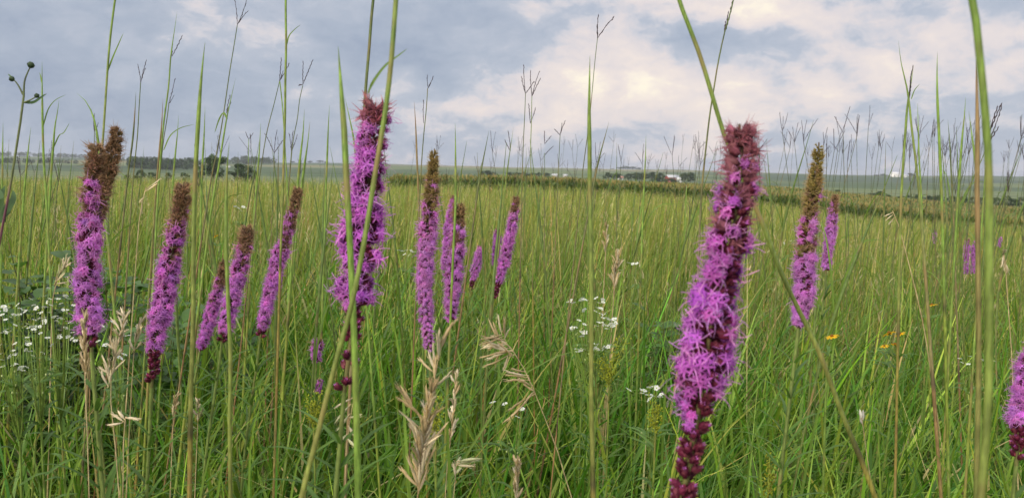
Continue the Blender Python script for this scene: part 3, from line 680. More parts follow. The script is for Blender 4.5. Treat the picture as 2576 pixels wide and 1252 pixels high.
ST = [
 # (path top first, depth, width px, palette, tip, leaves, heads, label)
 ([(293,-25),(284,40),(277,100),(271,170),(265,260),(259,350),(250,470)],1.5,5.5,'p',False,[(5,(272,178),(283,148),(298,113),(311,83))],[], 'tall green stalk rising out of the forked brown flower tip, cut by the top edge'),
 ([(446,28),(440,70),(430,140),(424,220),(413,300),(404,400),(396,520)],1.5,5,'g',True,[],[((433,142),(458,90),(434,112))], 'tall green stalk with dark seed branch near its tip, above the brown topped blazing star'),
 ([(425,262),(420,300),(412,350),(404,420),(396,500)],1.6,4,'d',False,[],[((424,262),(440,198),(438,240))], 'stalk with two short purple seed branches leaning on the taller green stalk'),
 ([(410,248),(407,310),(401,380),(394,460)],1.55,4,'r',True,[],[], 'slim reddish stalk in the clump left of the brown topped blazing star'),
 ([(516,106),(510,160),(503,240),(498,320),(491,450),(487,620),(486,800),(480,1000),(477,1252)],.95,10,'o',True,[],[], 'thick pointed grass stalk beside the brown topped blazing star, orange low down'),
 ([(597,64),(588,120),(578,180),(562,290),(548,370),(528,470)],1.5,4,'d',False,[],[((597,63),(590,-2),(620,2),(624,28))], 'tall stalk with three-branched seed head near the top edge'),
 ([(593,195),(583,240),(570,300),(560,360),(545,450),(530,540)],1.4,6,'g',True,[(6,(572,300),(563,285),(552,300),(540,335))],[((570,285),(582,258),(580,240))], 'green stalk with drooping leaf beneath the three-branched seed head'),
 ([(577,358),(573,400),(570,470),(569,600),(574,760),(580,900),(578,1050),(580,1252)],.8,9,'o',True,[],[], 'pointed red tipped blade in front of the short brown topped blazing star'),
 ([(719,-25),(719,40),(720,110),(718,200),(717,300),(714,400),(712,470),(706,640)],1.35,6,'o',False,[(4,(721,116),(727,92),(740,76),(757,62))],[], 'straight green stalk crossing the sky above the slender bent blazing star'),
 ([(703,206),(690,260),(672,330),(660,400),(650,470)],1.7,3.5,'d',False,[],[((703,205),(708,146),(728,160),(712,180))], 'thin stalk with small forked head, left of the straight green stalk'),
 ([(762,215),(754,250),(748,300),(738,350),(730,430)],1.8,3.5,'d',False,[],[((762,213),(763,155),(787,151),(754,214))], 'thin stalk with V shaped seed head, right of the straight green stalk'),
 ([(704,205),(709,250),(713,300)],1.7,3,'g',False,[],[], 'thin bent stalk joining the straight green stalk'),
 ([(690,385),(689,430),(686,500)],2.2,3,'d',False,[],[((690,385),(666,336),(697,327),(713,352))], 'short stalk with wide three-branched head in front of the sky, left centre'),
 ([(733,382),(729,430),(722,500)],2.3,3,'d',False,[],[((733,382),(727,335),(738,330),(748,338))], 'short stalk with narrow trident seed head near the slender bent flower'),
 ([(851,118),(856,190),(862,270),(867,340),(869,390),(878,560),(884,680),(893,900),(897,1050),(901,1252)],.60,15,'g',True,[],[], 'thick pointed blade crossing in front of the big purple blazing star'),
 ([(942,-25),(935,40),(929,120),(922,200),(917,270),(912,350)],1.0,8,'d',False,[],[], 'tall stalk rising behind the big purple blazing star to the top edge'),
 ([(998,-25),(992,60),(984,160),(975,240),(962,330),(945,430),(928,540),(905,670),(884,770),(862,850),(832,960),(800,1090),(757,1260)],.56,14,'o',False,[(9,(926,235,.02),(940,205),(970,165),(1000,142),(1026,122))],[], 'long slanting stalk crossing the big purple blazing star, orange at its base'),
 ([(868,246),(880,300),(890,350),(897,420)],1.2,5,'g',True,[],[], 'thin green blade behind the left side of the big purple blazing star'),
 ([(1484,140),(1483,200),(1482,290),(1483,370),(1484,500),(1487,640),(1488,800),(1487,1000),(1490,1120),(1492,1260)],.85,10,'o',True,[],[], 'upright stalk with dark joints crossing the middle field, reddish below'),
 ([(1503,97),(1497,150),(1491,215),(1486,270),(1478,340),(1465,440)],1.3,3.2,'d',False,[],[((1503,97),(1505,38),(1545,43),(1501,66))], 'thin stalk with one long slanting seed branch high in the sky, centre right'),
 ([(1700,-25),(1722,40),(1750,110),(1778,195),(1800,270),(1822,340),(1860,430),(1915,555),(1958,670),(2002,765),(2058,880),(2118,1040),(2204,1260)],.66,12,'o',False,[],[], 'long diagonal stalk passing behind the nearest blazing star to lower right'),
 ([(1848,-15),(1838,30),(1822,85),(1806,160),(1797,215),(1786,285),(1776,370),(1765,480),(1758,620)],1.1,6,'d',False,[],[((1824,80),(1833,48),(1842,6)),((1822,85),(1826,55),(1832,30))], 'dark tipped stalk crossing the diagonal one, left of the nearest blazing star'),
 ([(2441,-25),(2452,30),(2463,130),(2474,240),(2484,360),(2488,480),(2488,620),(2488,800),(2486,1000),(2476,1150),(2466,1265)],.40,20,'o',False,[],[], 'thickest stalk, blurred and close, running the full height at the right'),
 ([(2455,150),(2457,230),(2459,340),(2458,470),(2460,620),(2461,760),(2462,920),(2458,1120),(2455,1260)],.62,11,'r',True,[],[], 'second stalk close behind the thickest blurred one'),
 ([(2437,280),(2446,350),(2456,430),(2458,520)],.7,7,'g',True,[],[], 'short green blade leaning on the left of the thickest blurred stalk'),
 ([(2260,105),(2267,160),(2280,215),(2287,260),(2293,320),(2304,410),(2315,520)],1.25,7,'p',True,[],[((2287,250),(2297,166),(2290,195))], 'forked tall stalk with pinkish joint standing in the right sky'),
 ([(2298,165),(2290,220),(2283,260),(2277,340),(2270,440),(2266,520),(2262,700)],1.3,5.5,'o',True,[(3,(2292,250),(2300,228),(2313,212))],[], 'green stalk crossing the forked one, orange lower down'),
 ([(2358,132),(2357,180),(2358,250),(2362,340),(2366,430),(2370,540)],1.35,6,'g',True,[],[], 'single straight pointed blade in the sky, left of the thick blurred stalk'),
 ([(2429,245),(2426,290),(2420,350),(2415,420),(2408,520)],1.5,5,'g',True,[],[], 'slim pointed blade just left of the thick blurred stalk'),
 ([(2384,300),(2389,360),(2393,440),(2398,540)],1.9,3.5,'d',True,[],[], 'thin dark blade between two greener ones at the right'),
 ([(2308,260),(2310,330),(2312,400),(2318,500)],2,3.5,'g',True,[],[], 'thin pale blade right beside the forked tall stalk'),
 ([(2490,330),(2482,400),(2474,500)],1.2,6,'g',False,[],[((2490,330),(2510,268),(2519,260)),((2485,360),(2512,320),(2520,266))], 'stalk with slanting dark seed branches right of the thick blurred one'),
 ([(106,155),(106,210),(107,300),(110,400),(118,520)],1.6,5,'g',True,[(4,(109,318),(122,275),(140,252),(168,238)),(4,(106,210),(103,195),(100,182))],[], 'green stalk with an arching leaf, right of the budding stem'),
 ([(149,250),(145,280),(138,320),(134,370),(128,450)],1.7,5,'g',True,[(4,(136,370),(150,340),(160,335),(176,308))],[], 'leafy green stalk between the budding stem and the forked brown flower'),
 ([(194,235),(216,255),(232,285),(243,330),(252,400)],1.2,6,'g',True,[],[], 'green blade bending left over the forked brown flower'),
 ([(78,320),(72,370),(66,430),(58,520)],1.9,5,'g',True,[],[], 'short green blade near the budding stem'),
 ([(8,305),(7,370),(6,450)],2.0,4,'g',True,[],[], 'thin green stalk at the left edge'),
 ([(354,208),(350,270),(346,340),(338,420),(330,520)],1.7,4,'d',False,[],[((354,209),(347,162),(369,152),(366,172))], 'thin stalk with V shaped seed head left of the tall green clump'),
 ([(342,230),(339,290),(333,360),(322,440)],1.7,4,'d',True,[],[], 'slim dark stalk leaning on the one with the V shaped head'),
 ([(449,290),(447,330),(440,400),(432,500)],1.8,4,'g',True,[(4,(412,378),(430,340),(455,322),(490,313))],[], 'green stalk carrying an arching leaf above the brown topped blazing star'),
 ([(237,285),(238,320),(237,370)],2.0,3,'d',False,[],[((237,330),(236,290),(247,310))], 'tiny dark seed stalk behind the forked brown flower'),
 ([(516,268),(514,330),(509,420),(506,520)],1.9,4.5,'g',True,[],[], 'narrow green blade right of the thick pointed stalk'),
 ([(656,310),(653,370),(648,440),(640,540)],1.9,4.5,'g',True,[],[], 'narrow green blade left of the straight green stalk'),
 ([(780,305),(774,360),(765,420),(755,500)],1.9,4.5,'g',True,[],[], 'green blade right of the V shaped seed head'),
 ([(829,264),(826,320),(823,400),(820,480)],1.8,4.5,'g',True,[],[], 'lone green blade between the V shaped head and the thick pointed blade'),
 ([(766,275),(762,340),(755,400),(746,500)],1.7,5.5,'g',True,[],[], 'broad green blade in the tuft above the slender bent blazing star'),
 ([(626,350),(625,400),(623,470)],2.3,3.2,'g',False,[],[((626,350),(618,333),(636,336))], 'short green stalk with small bent tip in left centre'),
 ([(1042,255),(1046,320),(1049,400),(1052,470)],1.6,4.5,'r',True,[],[], 'reddish blade left of the pair with a dark forked head'),
 ([(1076,222),(1072,280),(1066,340),(1060,420),(1056,500)],1.6,4,'d',False,[],[((1077,222),(1075,190),(1090,193),(1082,210)),((1066,310),(1066,252))], 'slim stalk with dark forked head above the olive tipped thin blazing star'),
 ([(1145,310),(1146,370),(1146,440),(1146,520),(1140,640)],1.35,5.5,'g',True,[],[], 'straight green blade right of the olive tipped thin blazing star'),
 ([(1230,328),(1222,370),(1214,410),(1205,460)],2.1,4,'d',True,[],[], 'slim dark blade leaning right at mid sky'),
 ([(1292,318),(1286,360),(1280,400),(1272,460)],2.1,4,'o',True,[],[((1284,380),(1270,352),(1278,330))], 'green blade with a side branch, left of the tall pair of forked heads'),
 ([(1322,235),(1320,290),(1317,350),(1314,430),(1312,520)],2.0,3.2,'d',False,[],[((1322,236),(1318,164),(1312,193),(1343,205))], 'tall thin stalk with forked head, left of the close pair'),
 ([(1338,243),(1337,300),(1335,370),(1336,440),(1338,540)],2.0,3.2,'o',False,[],[((1338,243),(1335,178),(1357,180),(1360,198)),((1334,310),(1330,262),(1347,272))], 'tall thin stalk with forked head, right of the close pair'),
 ([(1409,340),(1407,380),(1404,440)],2.4,3,'d',False,[],[((1409,340),(1395,325),(1422,304),(1414,310))], 'thin stalk with small three-branched head left of the upright jointed stalk'),
 ([(1370,385),(1370,430)],2.8,2.6,'d',False,[],[((1370,362),(1370,330),(1386,342)),((1372,388),(1392,368))], 'short dark seed stalk in the row left of the upright jointed stalk'),
 ([(1532,306),(1523,340),(1512,380),(1500,430)],1.9,4,'d',True,[],[], 'slim dark stalk leaning right beside the upright jointed stalk'),
 ([(1625,340),(1624,390),(1621,450),(1618,520)],2.0,4,'g',True,[],[], 'straight green blade between two dark forked seed stalks'),
]
for i, (pp, d, w_, pal, tip, lv, hd, lab) in enumerate(ST):
    stalk(pp, d, w_, lab, pal, tip, lv, hd, seed=i, nodes=3 if w_ > 8 else 2)

# further stalks among the field: a few built, the rest copied
def proto_stalk(kind, k):
    r = np.random.default_rng(400 + k)
    H = {'forked': 1.5, 'blade': 1.32, 'stacked': 1.55}[kind]
    lean = r.normal(.07, .05); pts = np.array([[0, 0, 0], [lean * .2, 0, H * .35], [lean * .6, r.normal(0, .02), H * .7], [lean * 1.2, r.normal(0, .03), H]])
    root = thing('bluestem_stalk', (0, 0, 0), 'x', 'grass stalk', 'distant bluestem stalks')
    S = smooth_path(pts, 16); t = np.linspace(0, 1, 16)
    rad = .0026 * (1.1 - .75 * t) if kind != 'blade' else (.0026 + .0012 * np.exp(-((t - .78) / .12) ** 2)) * np.clip((1 - t) / .2, .06, 1) ** .7
    T = t[:, None]; cols = (ORG * .35 + YLW * .45) * (1 - T) ** 2 + (GRN_D * 1.1 if kind == 'blade' else GRN_D) * (1 - (1 - T) ** 2)
    if kind != 'blade': cols = cols * (1 - T ** 3 * .6) + DRK * T ** 3 * .6
    mb = MB(); tube(mb, S, rad, cols, 5); mb.build('stem', M_STEM, root, True)
    for q in range(2 if kind != 'blade' else 3):
        f = r.uniform(.35, .8); p = S[int(f * 15)]; a = r.uniform(0, 6.28); L = r.uniform(.16, .32)
        o = np.array([math.cos(a), math.sin(a), 0]); up = r.uniform(.7, .95)
        lp = [p, p + o * L * .12 + [0, 0, L * up * .45], p + o * L * .3 + [0, 0, L * up * .8], p + o * L * .6 + [0, 0, L * up * r.uniform(.75, 1.0)]]
        ml = MB(); leaf(ml, smooth_path(lp, 9), .0062, GRN * r.uniform(.7, 1), nrm=(.2, -1, .4)); ml.build('leaf', M_LEAF, root)
    if kind != 'blade':
        lv = [S[-1]] if kind == 'forked' else [S[-1], S[-3], S[-4] if r.uniform() < .5 else S[-3]]
        for j, p0 in enumerate(lv):
            a0 = r.uniform(0, 6.28); mh = MB()
            for b in range(r.integers(2, 5) if j == 0 else r.integers(1, 3)):
                a = a0 + b * 2.1 + r.normal(0, .3); sp = r.uniform(.10, .75) if b else r.uniform(0, .25)
                L = r.uniform(.055, .095) * (1 if j == 0 else .8)
                e = p0 + L * np.array([math.sin(sp) * math.cos(a), math.sin(sp) * math.sin(a) * .7, math.cos(sp)])
                seed_branch(mh, p0, e, r, 2.4, DRK, thick=.62)
            mh.build('seed_head', M_DRY, root)
    return root
ORD = 'first second third fourth fifth sixth seventh eighth ninth tenth eleventh twelfth thirteenth fourteenth fifteenth sixteenth seventeenth eighteenth nineteenth twentieth'.split()
LABS = {'forked': 'dark forked seed stalk', 'stacked': 'dark many branched seed stalk', 'blade': 'pale green pointed blade'}
GRPS = {'forked': 'distant stalks with forked seed heads', 'stacked': 'distant stalks with stacked seed branches', 'blade': 'distant pointed blades'}
SEGS = [(245, 'left of the forked brown flower'), (500, 'between forked brown flower and thick pointed stalk'), (745, 'between thick pointed stalk and bent slender flower'), (940, 'between bent slender flower and big purple flower'),
        (1200, 'just right of the big purple flower'), (1480, 'left of the upright jointed stalk'), (1830, 'between upright jointed stalk and nearest purple flower'), (2050, 'between nearest purple flower and olive tipped flower'),
        (2290, 'between olive tipped flower and forked tall stalk'), (2470, 'between forked tall stalk and thick blurred stalk'), (9999, 'right of the thick blurred stalk')]
placed = []
protos = {k: [proto_stalk(k, i * 7 + len(k)) for i in range(n)] for k, n in (('forked', 10), ('stacked', 7), ('blade', 8))}
used = set()
PTOP = np.array([(0, 330), (250, 345), (700, 330), (1000, 340), (1350, 335), (1700, 330), (1950, 290), (2200, 275), (2576, 300)], float)
r = np.random.default_rng(55)
cnt = 0
for i in range(290):
    px = r.uniform(-20, 2600); dens = np.interp(px, [0, 900, 1300, 1900, 2576], [.6, .6, .8, 1, 1])
    if r.uniform() > dens: continue
    right = px > 1250
    kind = r.choice(['forked', 'stacked', 'blade'], p=(.46, .34, .20) if right else (.20, .06, .74))
    d = (1.5 if kind == 'blade' else 2.3) + 5.0 * r.uniform() ** 1.4 if not (px > 1880 and r.uniform() < .5) else r.uniform(2.4, 4.2)
    top = np.interp(px, PTOP[:, 0], PTOP[:, 1]) + r.uniform(0, 95) + (10 if kind == 'blade' else 0)
    p = at(px, top, d); pr = protos[kind][r.integers(len(protos[kind]))]
    H = {'forked': 1.57, 'blade': 1.32, 'stacked': 1.62}[kind]
    gz = float(terrain(p[0], p[1])); sc = (p[2] - gz) / H; sc = min(max(sc, .72), 1.12)
    loc = Vector((float(p[0]), float(p[1]), gz))
    cnt += 1
    if id(pr) not in used:
        used.add(id(pr)); pr.location = loc; pr.rotation_euler = (0, 0, r.uniform(-.6, .6)); pr.scale = (sc, sc, sc); pr['group'] = GRPS[kind]; placed.append((px, kind, pr))
    else:
        placed.append((px, kind, copy_thing(pr, loc, r.uniform(-.6, .6) + (math.pi if r.uniform() < .3 else 0), sc, None, GRPS[kind])))
tally = {}
for px, kind, o in sorted(placed, key=lambda q: q[0]):
    seg = next(t for lim, t in SEGS if px < lim); n = tally[(kind, seg)] = tally.get((kind, seg), -1) + 1
    o['label'] = f'{LABS[kind]}, {ORD[min(n, 19)]} from left {seg}'
for k in protos:
    for pr in protos[k]:
        if id(pr) not in used:
            for ch in list(pr.children): bpy.data.objects.remove(ch)
            bpy.data.objects.remove(pr)

# ------------------------------------------------------------------ tan seeding grasses close by
TAN = np.array((.58, .45, .25)); TAN_L = np.array((.70, .61, .42))
def spikelet(mb, p, ax, L, w, col, r):
    ax = unit(ax); n = 7; t = np.linspace(0, 1, n)
    s = unit(np.cross(ax, r.normal(0, 1, 3))); P = p + ax * (t * L)[:, None] + s * (L * .05 * np.sin(np.pi * t))[:, None]
    tube(mb, P, w * .5 * np.array([.25, .8, 1, .92, .72, .42, .05]), col * (np.linspace(.88, 1.1, n)[:, None]), 5)
    for q in range(3):   # split tips of the glumes
        k = 2 + q; a = unit(np.cross(ax, s)) * (1 if q % 2 else -1)
        strip(mb, [P[k], P[k] + ax * L * .2 + a * w * .75, P[k] + ax * L * .38 + a * w * .7], [w * .6, w * .5, w * .08], 0, s)
        mb.c[-1][:] = col * r.uniform(.85, 1.15)

def panicle(pp, d, label, spk, seed, stem_w=4, pal='y', L=.026, w=.0036, name='seeding_brome', col=TAN):
    """spk: list of (attach px, tip px)"""
    r = np.random.default_rng(700 + seed)
    P = to_ground(pp, d); S = smooth_path(P, 40); root = thing(name, S[-1], label, 'seed grass', 'tan seeding grasses')
    t = np.linspace(0, 1, 40)[:, None]; cols = TAN * .8 * (1 - t) + YLW * .9 * t
    mb = MB(); tube(mb, S, stem_w * d / F / 2 * (.45 + .55 * np.minimum(1, np.linspace(0, 2, 40))), cols, 6); mb.build('stem', M_STEM, root, True)
    ms, mt = MB(), MB()
    for (a, b) in spk:
        dz = r.normal(0, .012); p0 = at(*a, d); p1 = at(b[0], b[1], d + dz)
        ax = p1 - p0; Lb = np.linalg.norm(ax); SL = min(L * r.uniform(.85, 1.15), Lb * .9)
        q = p1 - unit(ax) * SL
        m = (p0 + q) / 2 + np.array([0, 0, .10 * np.linalg.norm(q - p0)])
        tube(mt, smooth_path([p0, m, q], 6), .00045 + .0002 * d, TAN * .8, 4)
        spikelet(ms, q, ax + r.normal(0, .05, 3) * Lb, SL, w * r.uniform(.8, 1.2), (col if r.uniform() < .6 else TAN_L) * r.uniform(.7, 1.25), r)
    if mt.n: mt.build('branches', M_STEM, root, True)
    ms.build('seed_head', M_DRY, root, True)
    return root

def auto_spk(axis_px, n, reach, up, r, spread=1.0):
    """spikelets along a pixel axis (tip first)"""
    A = smooth_path(np.array([(x, y, 0) for x, y in axis_px], float), 60)[:, :2]; out = []
    for i in range(n):
        f = (i + r.uniform(0, 1)) / n; q = A[int(f * 59)]; a = r.normal(0, .55 * spread); L = reach * r.uniform(.6, 1.15) * (.65 + .5 * f)
        ang = up + a; out.append(((q[0], q[1]), (q[0] + L * math.sin(ang), q[1] - L * math.cos(ang))))
    return out
r = np.random.default_rng(77)
panicle([(1110,850),(1098,930),(1082,1010),(1066,1090),(1058,1170),(1050,1252)], .72, 'big upright tan seed head at bottom centre, below the olive tipped thin blazing star',
        [((1112,850),(1155,800)),((1110,860),(1140,806)),((1108,880),(1130,822)),((1106,900),(1110,830)),((1104,905),(1101,838)),((1098,925),(1088,860)),((1096,935),(1075,880)),((1094,940),(1058,900)),((1092,960),(1102,890)),((1090,975),(1140,930)),((1086,1000),(1098,950))] +
        auto_spk([(1086,985),(1070,1080),(1060,1160),(1052,1245)], 62, 78, .06, r, .62) + [((1066,1060),(985,965)),((1066,1070),(1003,970)),((1066,1050),(992,1000)),((1062,1080),(1000,1030)),((1068,1060),(1122,1020)),((1062,1130),(1125,1060))], 1, L=.027, w=.0027)
panicle([(1205,868),(1232,838),(1262,842),(1292,885),(1320,930),(1345,985),(1372,1055),(1398,1120),(1425,1210),(1438,1252)], .95, 'drooping tan seed head arching left on a bent orange stem, bottom centre',
        [((1262,842),(1206,852)),((1266,846),(1208,866)),((1258,842),(1210,880)),((1272,855),(1212,842)),((1275,860),(1226,880)),((1285,875),(1205,898)),((1290,880),(1222,905)),((1292,885),(1232,870)),((1288,882),(1240,890)),((1296,892),(1212,918)),((1250,850),(1226,800)),((1262,842),(1258,790)),((1270,850),(1270,795)),((1268,855),(1284,826)),((1255,850),(1244,812)),((1262,870),(1248,925)),((1280,890),(1262,930)),((1330,945),(1265,930)),((1332,950),(1270,945)),((1334,955),(1262,960)),((1340,972),(1300,955)),((1345,985),(1280,1040)),((1346,990),(1262,1062)),((1338,990),(1296,1030)),((1345,985),(1320,962)),((1322,935),(1285,925)),((1292,900),(1248,860)),((1288,890),(1218,860)),((1276,866),(1215,874)),((1282,872),(1236,842))], 2, L=.030, w=.0027)
panicle([(1146,950),(1142,1010),(1138,1080),(1128,1140),(1120,1252)], .9, 'narrow tan seed head just right of the big upright tan one', auto_spk([(1148,945),(1140,1050),(1130,1120)], 18, 40, .05, r, .5), 3, L=.018, w=.0030)
panicle([(1301,1160),(1300,1200),(1298,1290)], .8, 'blunt brown seed head poking up at the bottom edge', auto_spk([(1302,1165),(1300,1210),(1298,1265)], 26, 42, .02, r, .35), 4, L=.022, w=.0028, col=TAN * .8)
panicle([(214,790),(214,830),(212,880),(214,960),(220,1100)], .85, 'narrow tan seed head in front of the forked brown blazing star', auto_spk([(215,800),(212,850),(214,910),(216,960)], 34, 46, .02, r, .30), 5, L=.022, w=.0026, col=TAN * .85)
panicle([(316,790),(306,830),(294,870),(284,920),(278,990),(290,1120),(300,1252)], .9, 'loose tan seed head right of the forked brown blazing star', auto_spk([(318,795),(300,850),(284,920),(272,980)], 36, 52, .1, r, .8), 6, L=.024, w=.0026, col=TAN_L * .9)
panicle([(352,800),(342,840),(336,900),(330,1000),(322,1150)], 1.0, 'thin pale seed head left of the blazing star with few dark buds', auto_spk([(356,812),(344,840),(336,890)], 12, 40, .25, r, .6), 7, L=.02, w=.0032, col=TAN_L * .9)
panicle([(316,1048),(312,1090),(310,1200)], .9, 'small bent tan seed sprig low in the left grass', [((316,1048),(356,1052)),((316,1050),(350,1060)),((312,1060),(276,1040)),((310,1062),(268,1072)),((314,1055),(296,1030))], 8, L=.022, w=.003, col=TAN_L)
panicle([(1148,1160),(1146,1200),(1136,1290)], .85, 'pale seed sprig reaching right at the bottom, beside the big upright tan head', [((1148,1160),(1213,1150)),((1150,1165),(1206,1158)),((1148,1168),(1196,1175)),((1148,1172),(1158,1146)),((1146,1190),(1164,1178)),((1146,1200),(1140,1160))], 9, L=.024, w=.0036, col=np.array((.50, .52, .30)))
panicle([(890,1000),(880,1060),(872,1120),(868,1252)], .8, 'pale green drooping seed sprig at the foot of the big purple blazing star', [((888,1000),(842,1030)),((884,1015),(836,1062)),((880,1040),(846,1085)),((878,1050),(912,1040)),((876,1070),(902,1100)),((874,1090),(850,1120)),((872,1100),(905,1130))], 10, L=.026, w=.003, col=np.array((.50, .50, .30)))
panicle([(1552,640),(1548,680),(1545,730),(1540,800)], 1.9, 'light tan seed head standing in mid field, left of the nearest blazing star', auto_spk([(1553,645),(1548,690),(1543,740)], 34, 38, .05, r, .6), 11, L=.026, w=.0042, col=TAN)
panicle([(1526,570),(1524,620),(1520,700)], 2.4, 'small far tan seed head in mid field, above the light tan one', auto_spk([(1528,572),(1524,600),(1522,640)], 16, 26, .05, r, .6), 12, L=.024, w=.004, col=TAN)
panicle([(500,1010),(498,1060),(492,1200)], 1.0, 'pale green seed sprig in the dark grass left of centre', auto_spk([(502,1010),(499,1040),(497,1080)], 9, 30, .2, r, .8), 13, L=.02, w=.0028, col=np.array((.42, .44, .22)))
panicle([(368,470),(360,500),(352,540),(345,620)], 1.3, 'single pale seed sprig beside the tall green stalks, left', [((368,478),(404,446)),((366,482),(398,462)),((362,495),(350,512)),((358,510),(352,540))], 14, L=.022, w=.0026, col=TAN_L)
panicle([(2245,530),(2258,560),(2280,640),(2310,760),(2330,860)], 1.7, 'slim bent pale seed stem in the right mid field', [((2245,535),(2222,545)),((2246,540),(2228,556)),((2250,548),(2232,566))], 15, L=.02, w=.003, col=TAN_L)
panicle([(2526,640),(2530,680),(2534,740),(2545,900)], 1.2, 'pale nodding seed stem right of the thick blurred stalk', [((2524,645),(2530,680)),((2524,640),(2520,672)),((2528,655),(2536,690)),((2522,642),(2526,628))], 16, L=.02, w=.0034, col=TAN_L)
panicle([(2168,1050),(2172,1080),(2180,1140),(2196,1252)], .95, 'short whitish seed tip in the lower right grass', [((2168,1055),(2164,1028)),((2169,1060),(2172,1030)),((2170,1068),(2162,1046))], 17, L=.018, w=.0036, col=np.array((.62, .60, .48)))
panicle([(150,690),(140,720),(132,760),(128,900)], 1.5, 'grey green drooping seed head above the white flowers', auto_spk([(165,665),(150,690),(135,720)], 20, 44, .5, r, .7), 18, L=.024, w=.003, col=np.array((.40, .42, .22)))
panicle([(440,1000),(436,1060),(430,1200)], 1.3, 'faint tan seed head in the grass left of the short brown topped flower', auto_spk([(442,995),(438,1030),(435,1060)], 10, 30, .2, r, .7), 19, L=.02, w=.0026, col=TAN * .8)
# ------------------------------------------------------------------ white, yellow and budding wildflowers
WHITE = np.array((.74, .76, .68))
def flower_mesh(kind, seed):
    r = np.random.default_rng(seed); mb = MB()
    if kind == 'white':
        n, R0, w, dr = 5, .0056, .0046, .16; col, cc = WHITE, np.array((.45, .55, .12))
    else:
        n, R0, w, dr = r.integers(9, 13), .017, .0062, -.10; col, cc = np.array((.85, .52, .015)), np.array((.30, .13, .02))
    for q in range(n):
        a = q * 6.283 / n + r.normal(0, .08); o = np.array([math.cos(a), math.sin(a), 0]); L = R0 * r.uniform(.88, 1.1)
        pts = np.array([o * L * k + [0, 0, L * (dr * k + .25 * k * (1 - k))] for k in (.12, .4, .7, 1.0)])
        leaf(mb, pts, w, col * r.uniform(.92, 1.05), nrm=(0, 0, 1), fold=.15, prof=np.array([.35, .85, 1.0, .42]))
    z = np.array([-.0004, .0006, .0014, .0019]) * (1 if kind == 'white' else 3)
    tube(mb, np.stack([0*z, 0*z, z], -1), np.array([.0010, .0013, .0011, .0003]) * (1 if kind == 'white' else 3.4), cc, 6)
    return mb
WF = [flower_mesh('white', 31 + k).build('flower', M_WHITE) for k in range(4)]
YF = [flower_mesh('yellow', 41 + k).build('flower', M_PETAL) for k in range(3)]

def flower_plant(name, d, foot_px, flowers, label, cat, srcs, seed, group, sc=1.0, fork=.20, leaf_c=(.10, .19, .035), clump=1, stemw=.0011, buds=True, tilt=.5):
    """flowers: list of (px,py[,dd]); one stem that forks to every flower"""
    r = np.random.default_rng(seed)
    pts = [at(f[0], f[1], d + (f[2] if len(f) > 2 else r.normal(0, .05))) for f in flowers]
    pts = [p for p in pts]
    c = np.mean(pts, 0); ft = at(foot_px, 700, d); ft = np.array([ft[0], ft[1], float(terrain(ft[0], ft[1]))])
    root = thing(name, ft, label, cat, group)
    top = np.array([c[0] * .7 + ft[0] * .3, c[1], min(p[2] for p in pts) - fork * .5])
    mb = MB(); g = np.array((.17, .26, .05))
    mids = []
    ns = max(1, len(pts) // 9)
    forks = []
    for k in range(ns):
        tk = top + np.array([r.normal(0, .03) if ns > 1 else 0, r.normal(0, .02), 0])
        sub = pts[k::ns]; cx = np.mean(sub, 0); tk = tk * .5 + np.array([cx[0], cx[1], tk[2]]) * .5
        tube(mb, smooth_path([ft + np.array([r.normal(0, .012), r.normal(0, .012), 0]), (ft + tk) / 2 + r.normal(0, .008, 3), tk], 12), np.linspace(stemw * 2.2, stemw * 1.5, 12), g * .85, 5)
        for p in sub:
            m = tk * .45 + p * .55 + np.array([0, 0, -.018]); e = p - np.array([0, 0, .002])
            tube(mb, smooth_path([tk, m, e], 8), np.linspace(stemw, stemw * .55, 8), g, 4); mids.append(m)
            if buds and r.uniform() < .7:
                o = r.normal(0, .011, 3); o[2] = abs(o[2]) * .6
                tube(mb, [m, m + o * .6, m + o], [stemw * .5] * 3, g, 3)
                q = m + o; tube(mb, [q, q + [0, 0, .0015], q + [0, 0, .003]], [.0006, .0015, .0004], (.42, .50, .20), 5)
    mb.build('stem', M_STEM, root, True)
    ml = MB()
    for i in range(10 + 2 * len(pts)):
        p = ft + (top - ft) * r.uniform(.35, 1.05) if r.uniform() < .6 else mids[r.integers(len(mids))]
        a = r.uniform(0, 6.28); L = r.uniform(.02, .05); o = np.array([math.cos(a), math.sin(a), .3])
        leaf(ml, smooth_path([p, p + o * L * .5 + [0, 0, .006], p + o * L], 5), .007, np.array(leaf_c) * r.uniform(.8, 1.3), nrm=(.1, -.3, 1))
    ml.build('foliage', M_LEAF, root)
    for p in pts:
        for q in range(clump if clump == 1 else r.integers(1, clump + 1)):
            s = srcs[r.integers(len(srcs))]; o = s.copy(); COL.objects.link(o); o.parent = root
            off = np.zeros(3) if q == 0 else np.array([r.normal(0, .008), r.normal(0, .008), r.normal(0, .004)])
            o.location = Vector(list(p + off - ft)); k = sc * r.uniform(.85, 1.15); o.scale = (k, k, k)
            o.rotation_euler = (r.normal(.35, .35) * tilt * 2, r.normal(0, .3) * tilt * 2, r.uniform(0, 6.28))
    return root

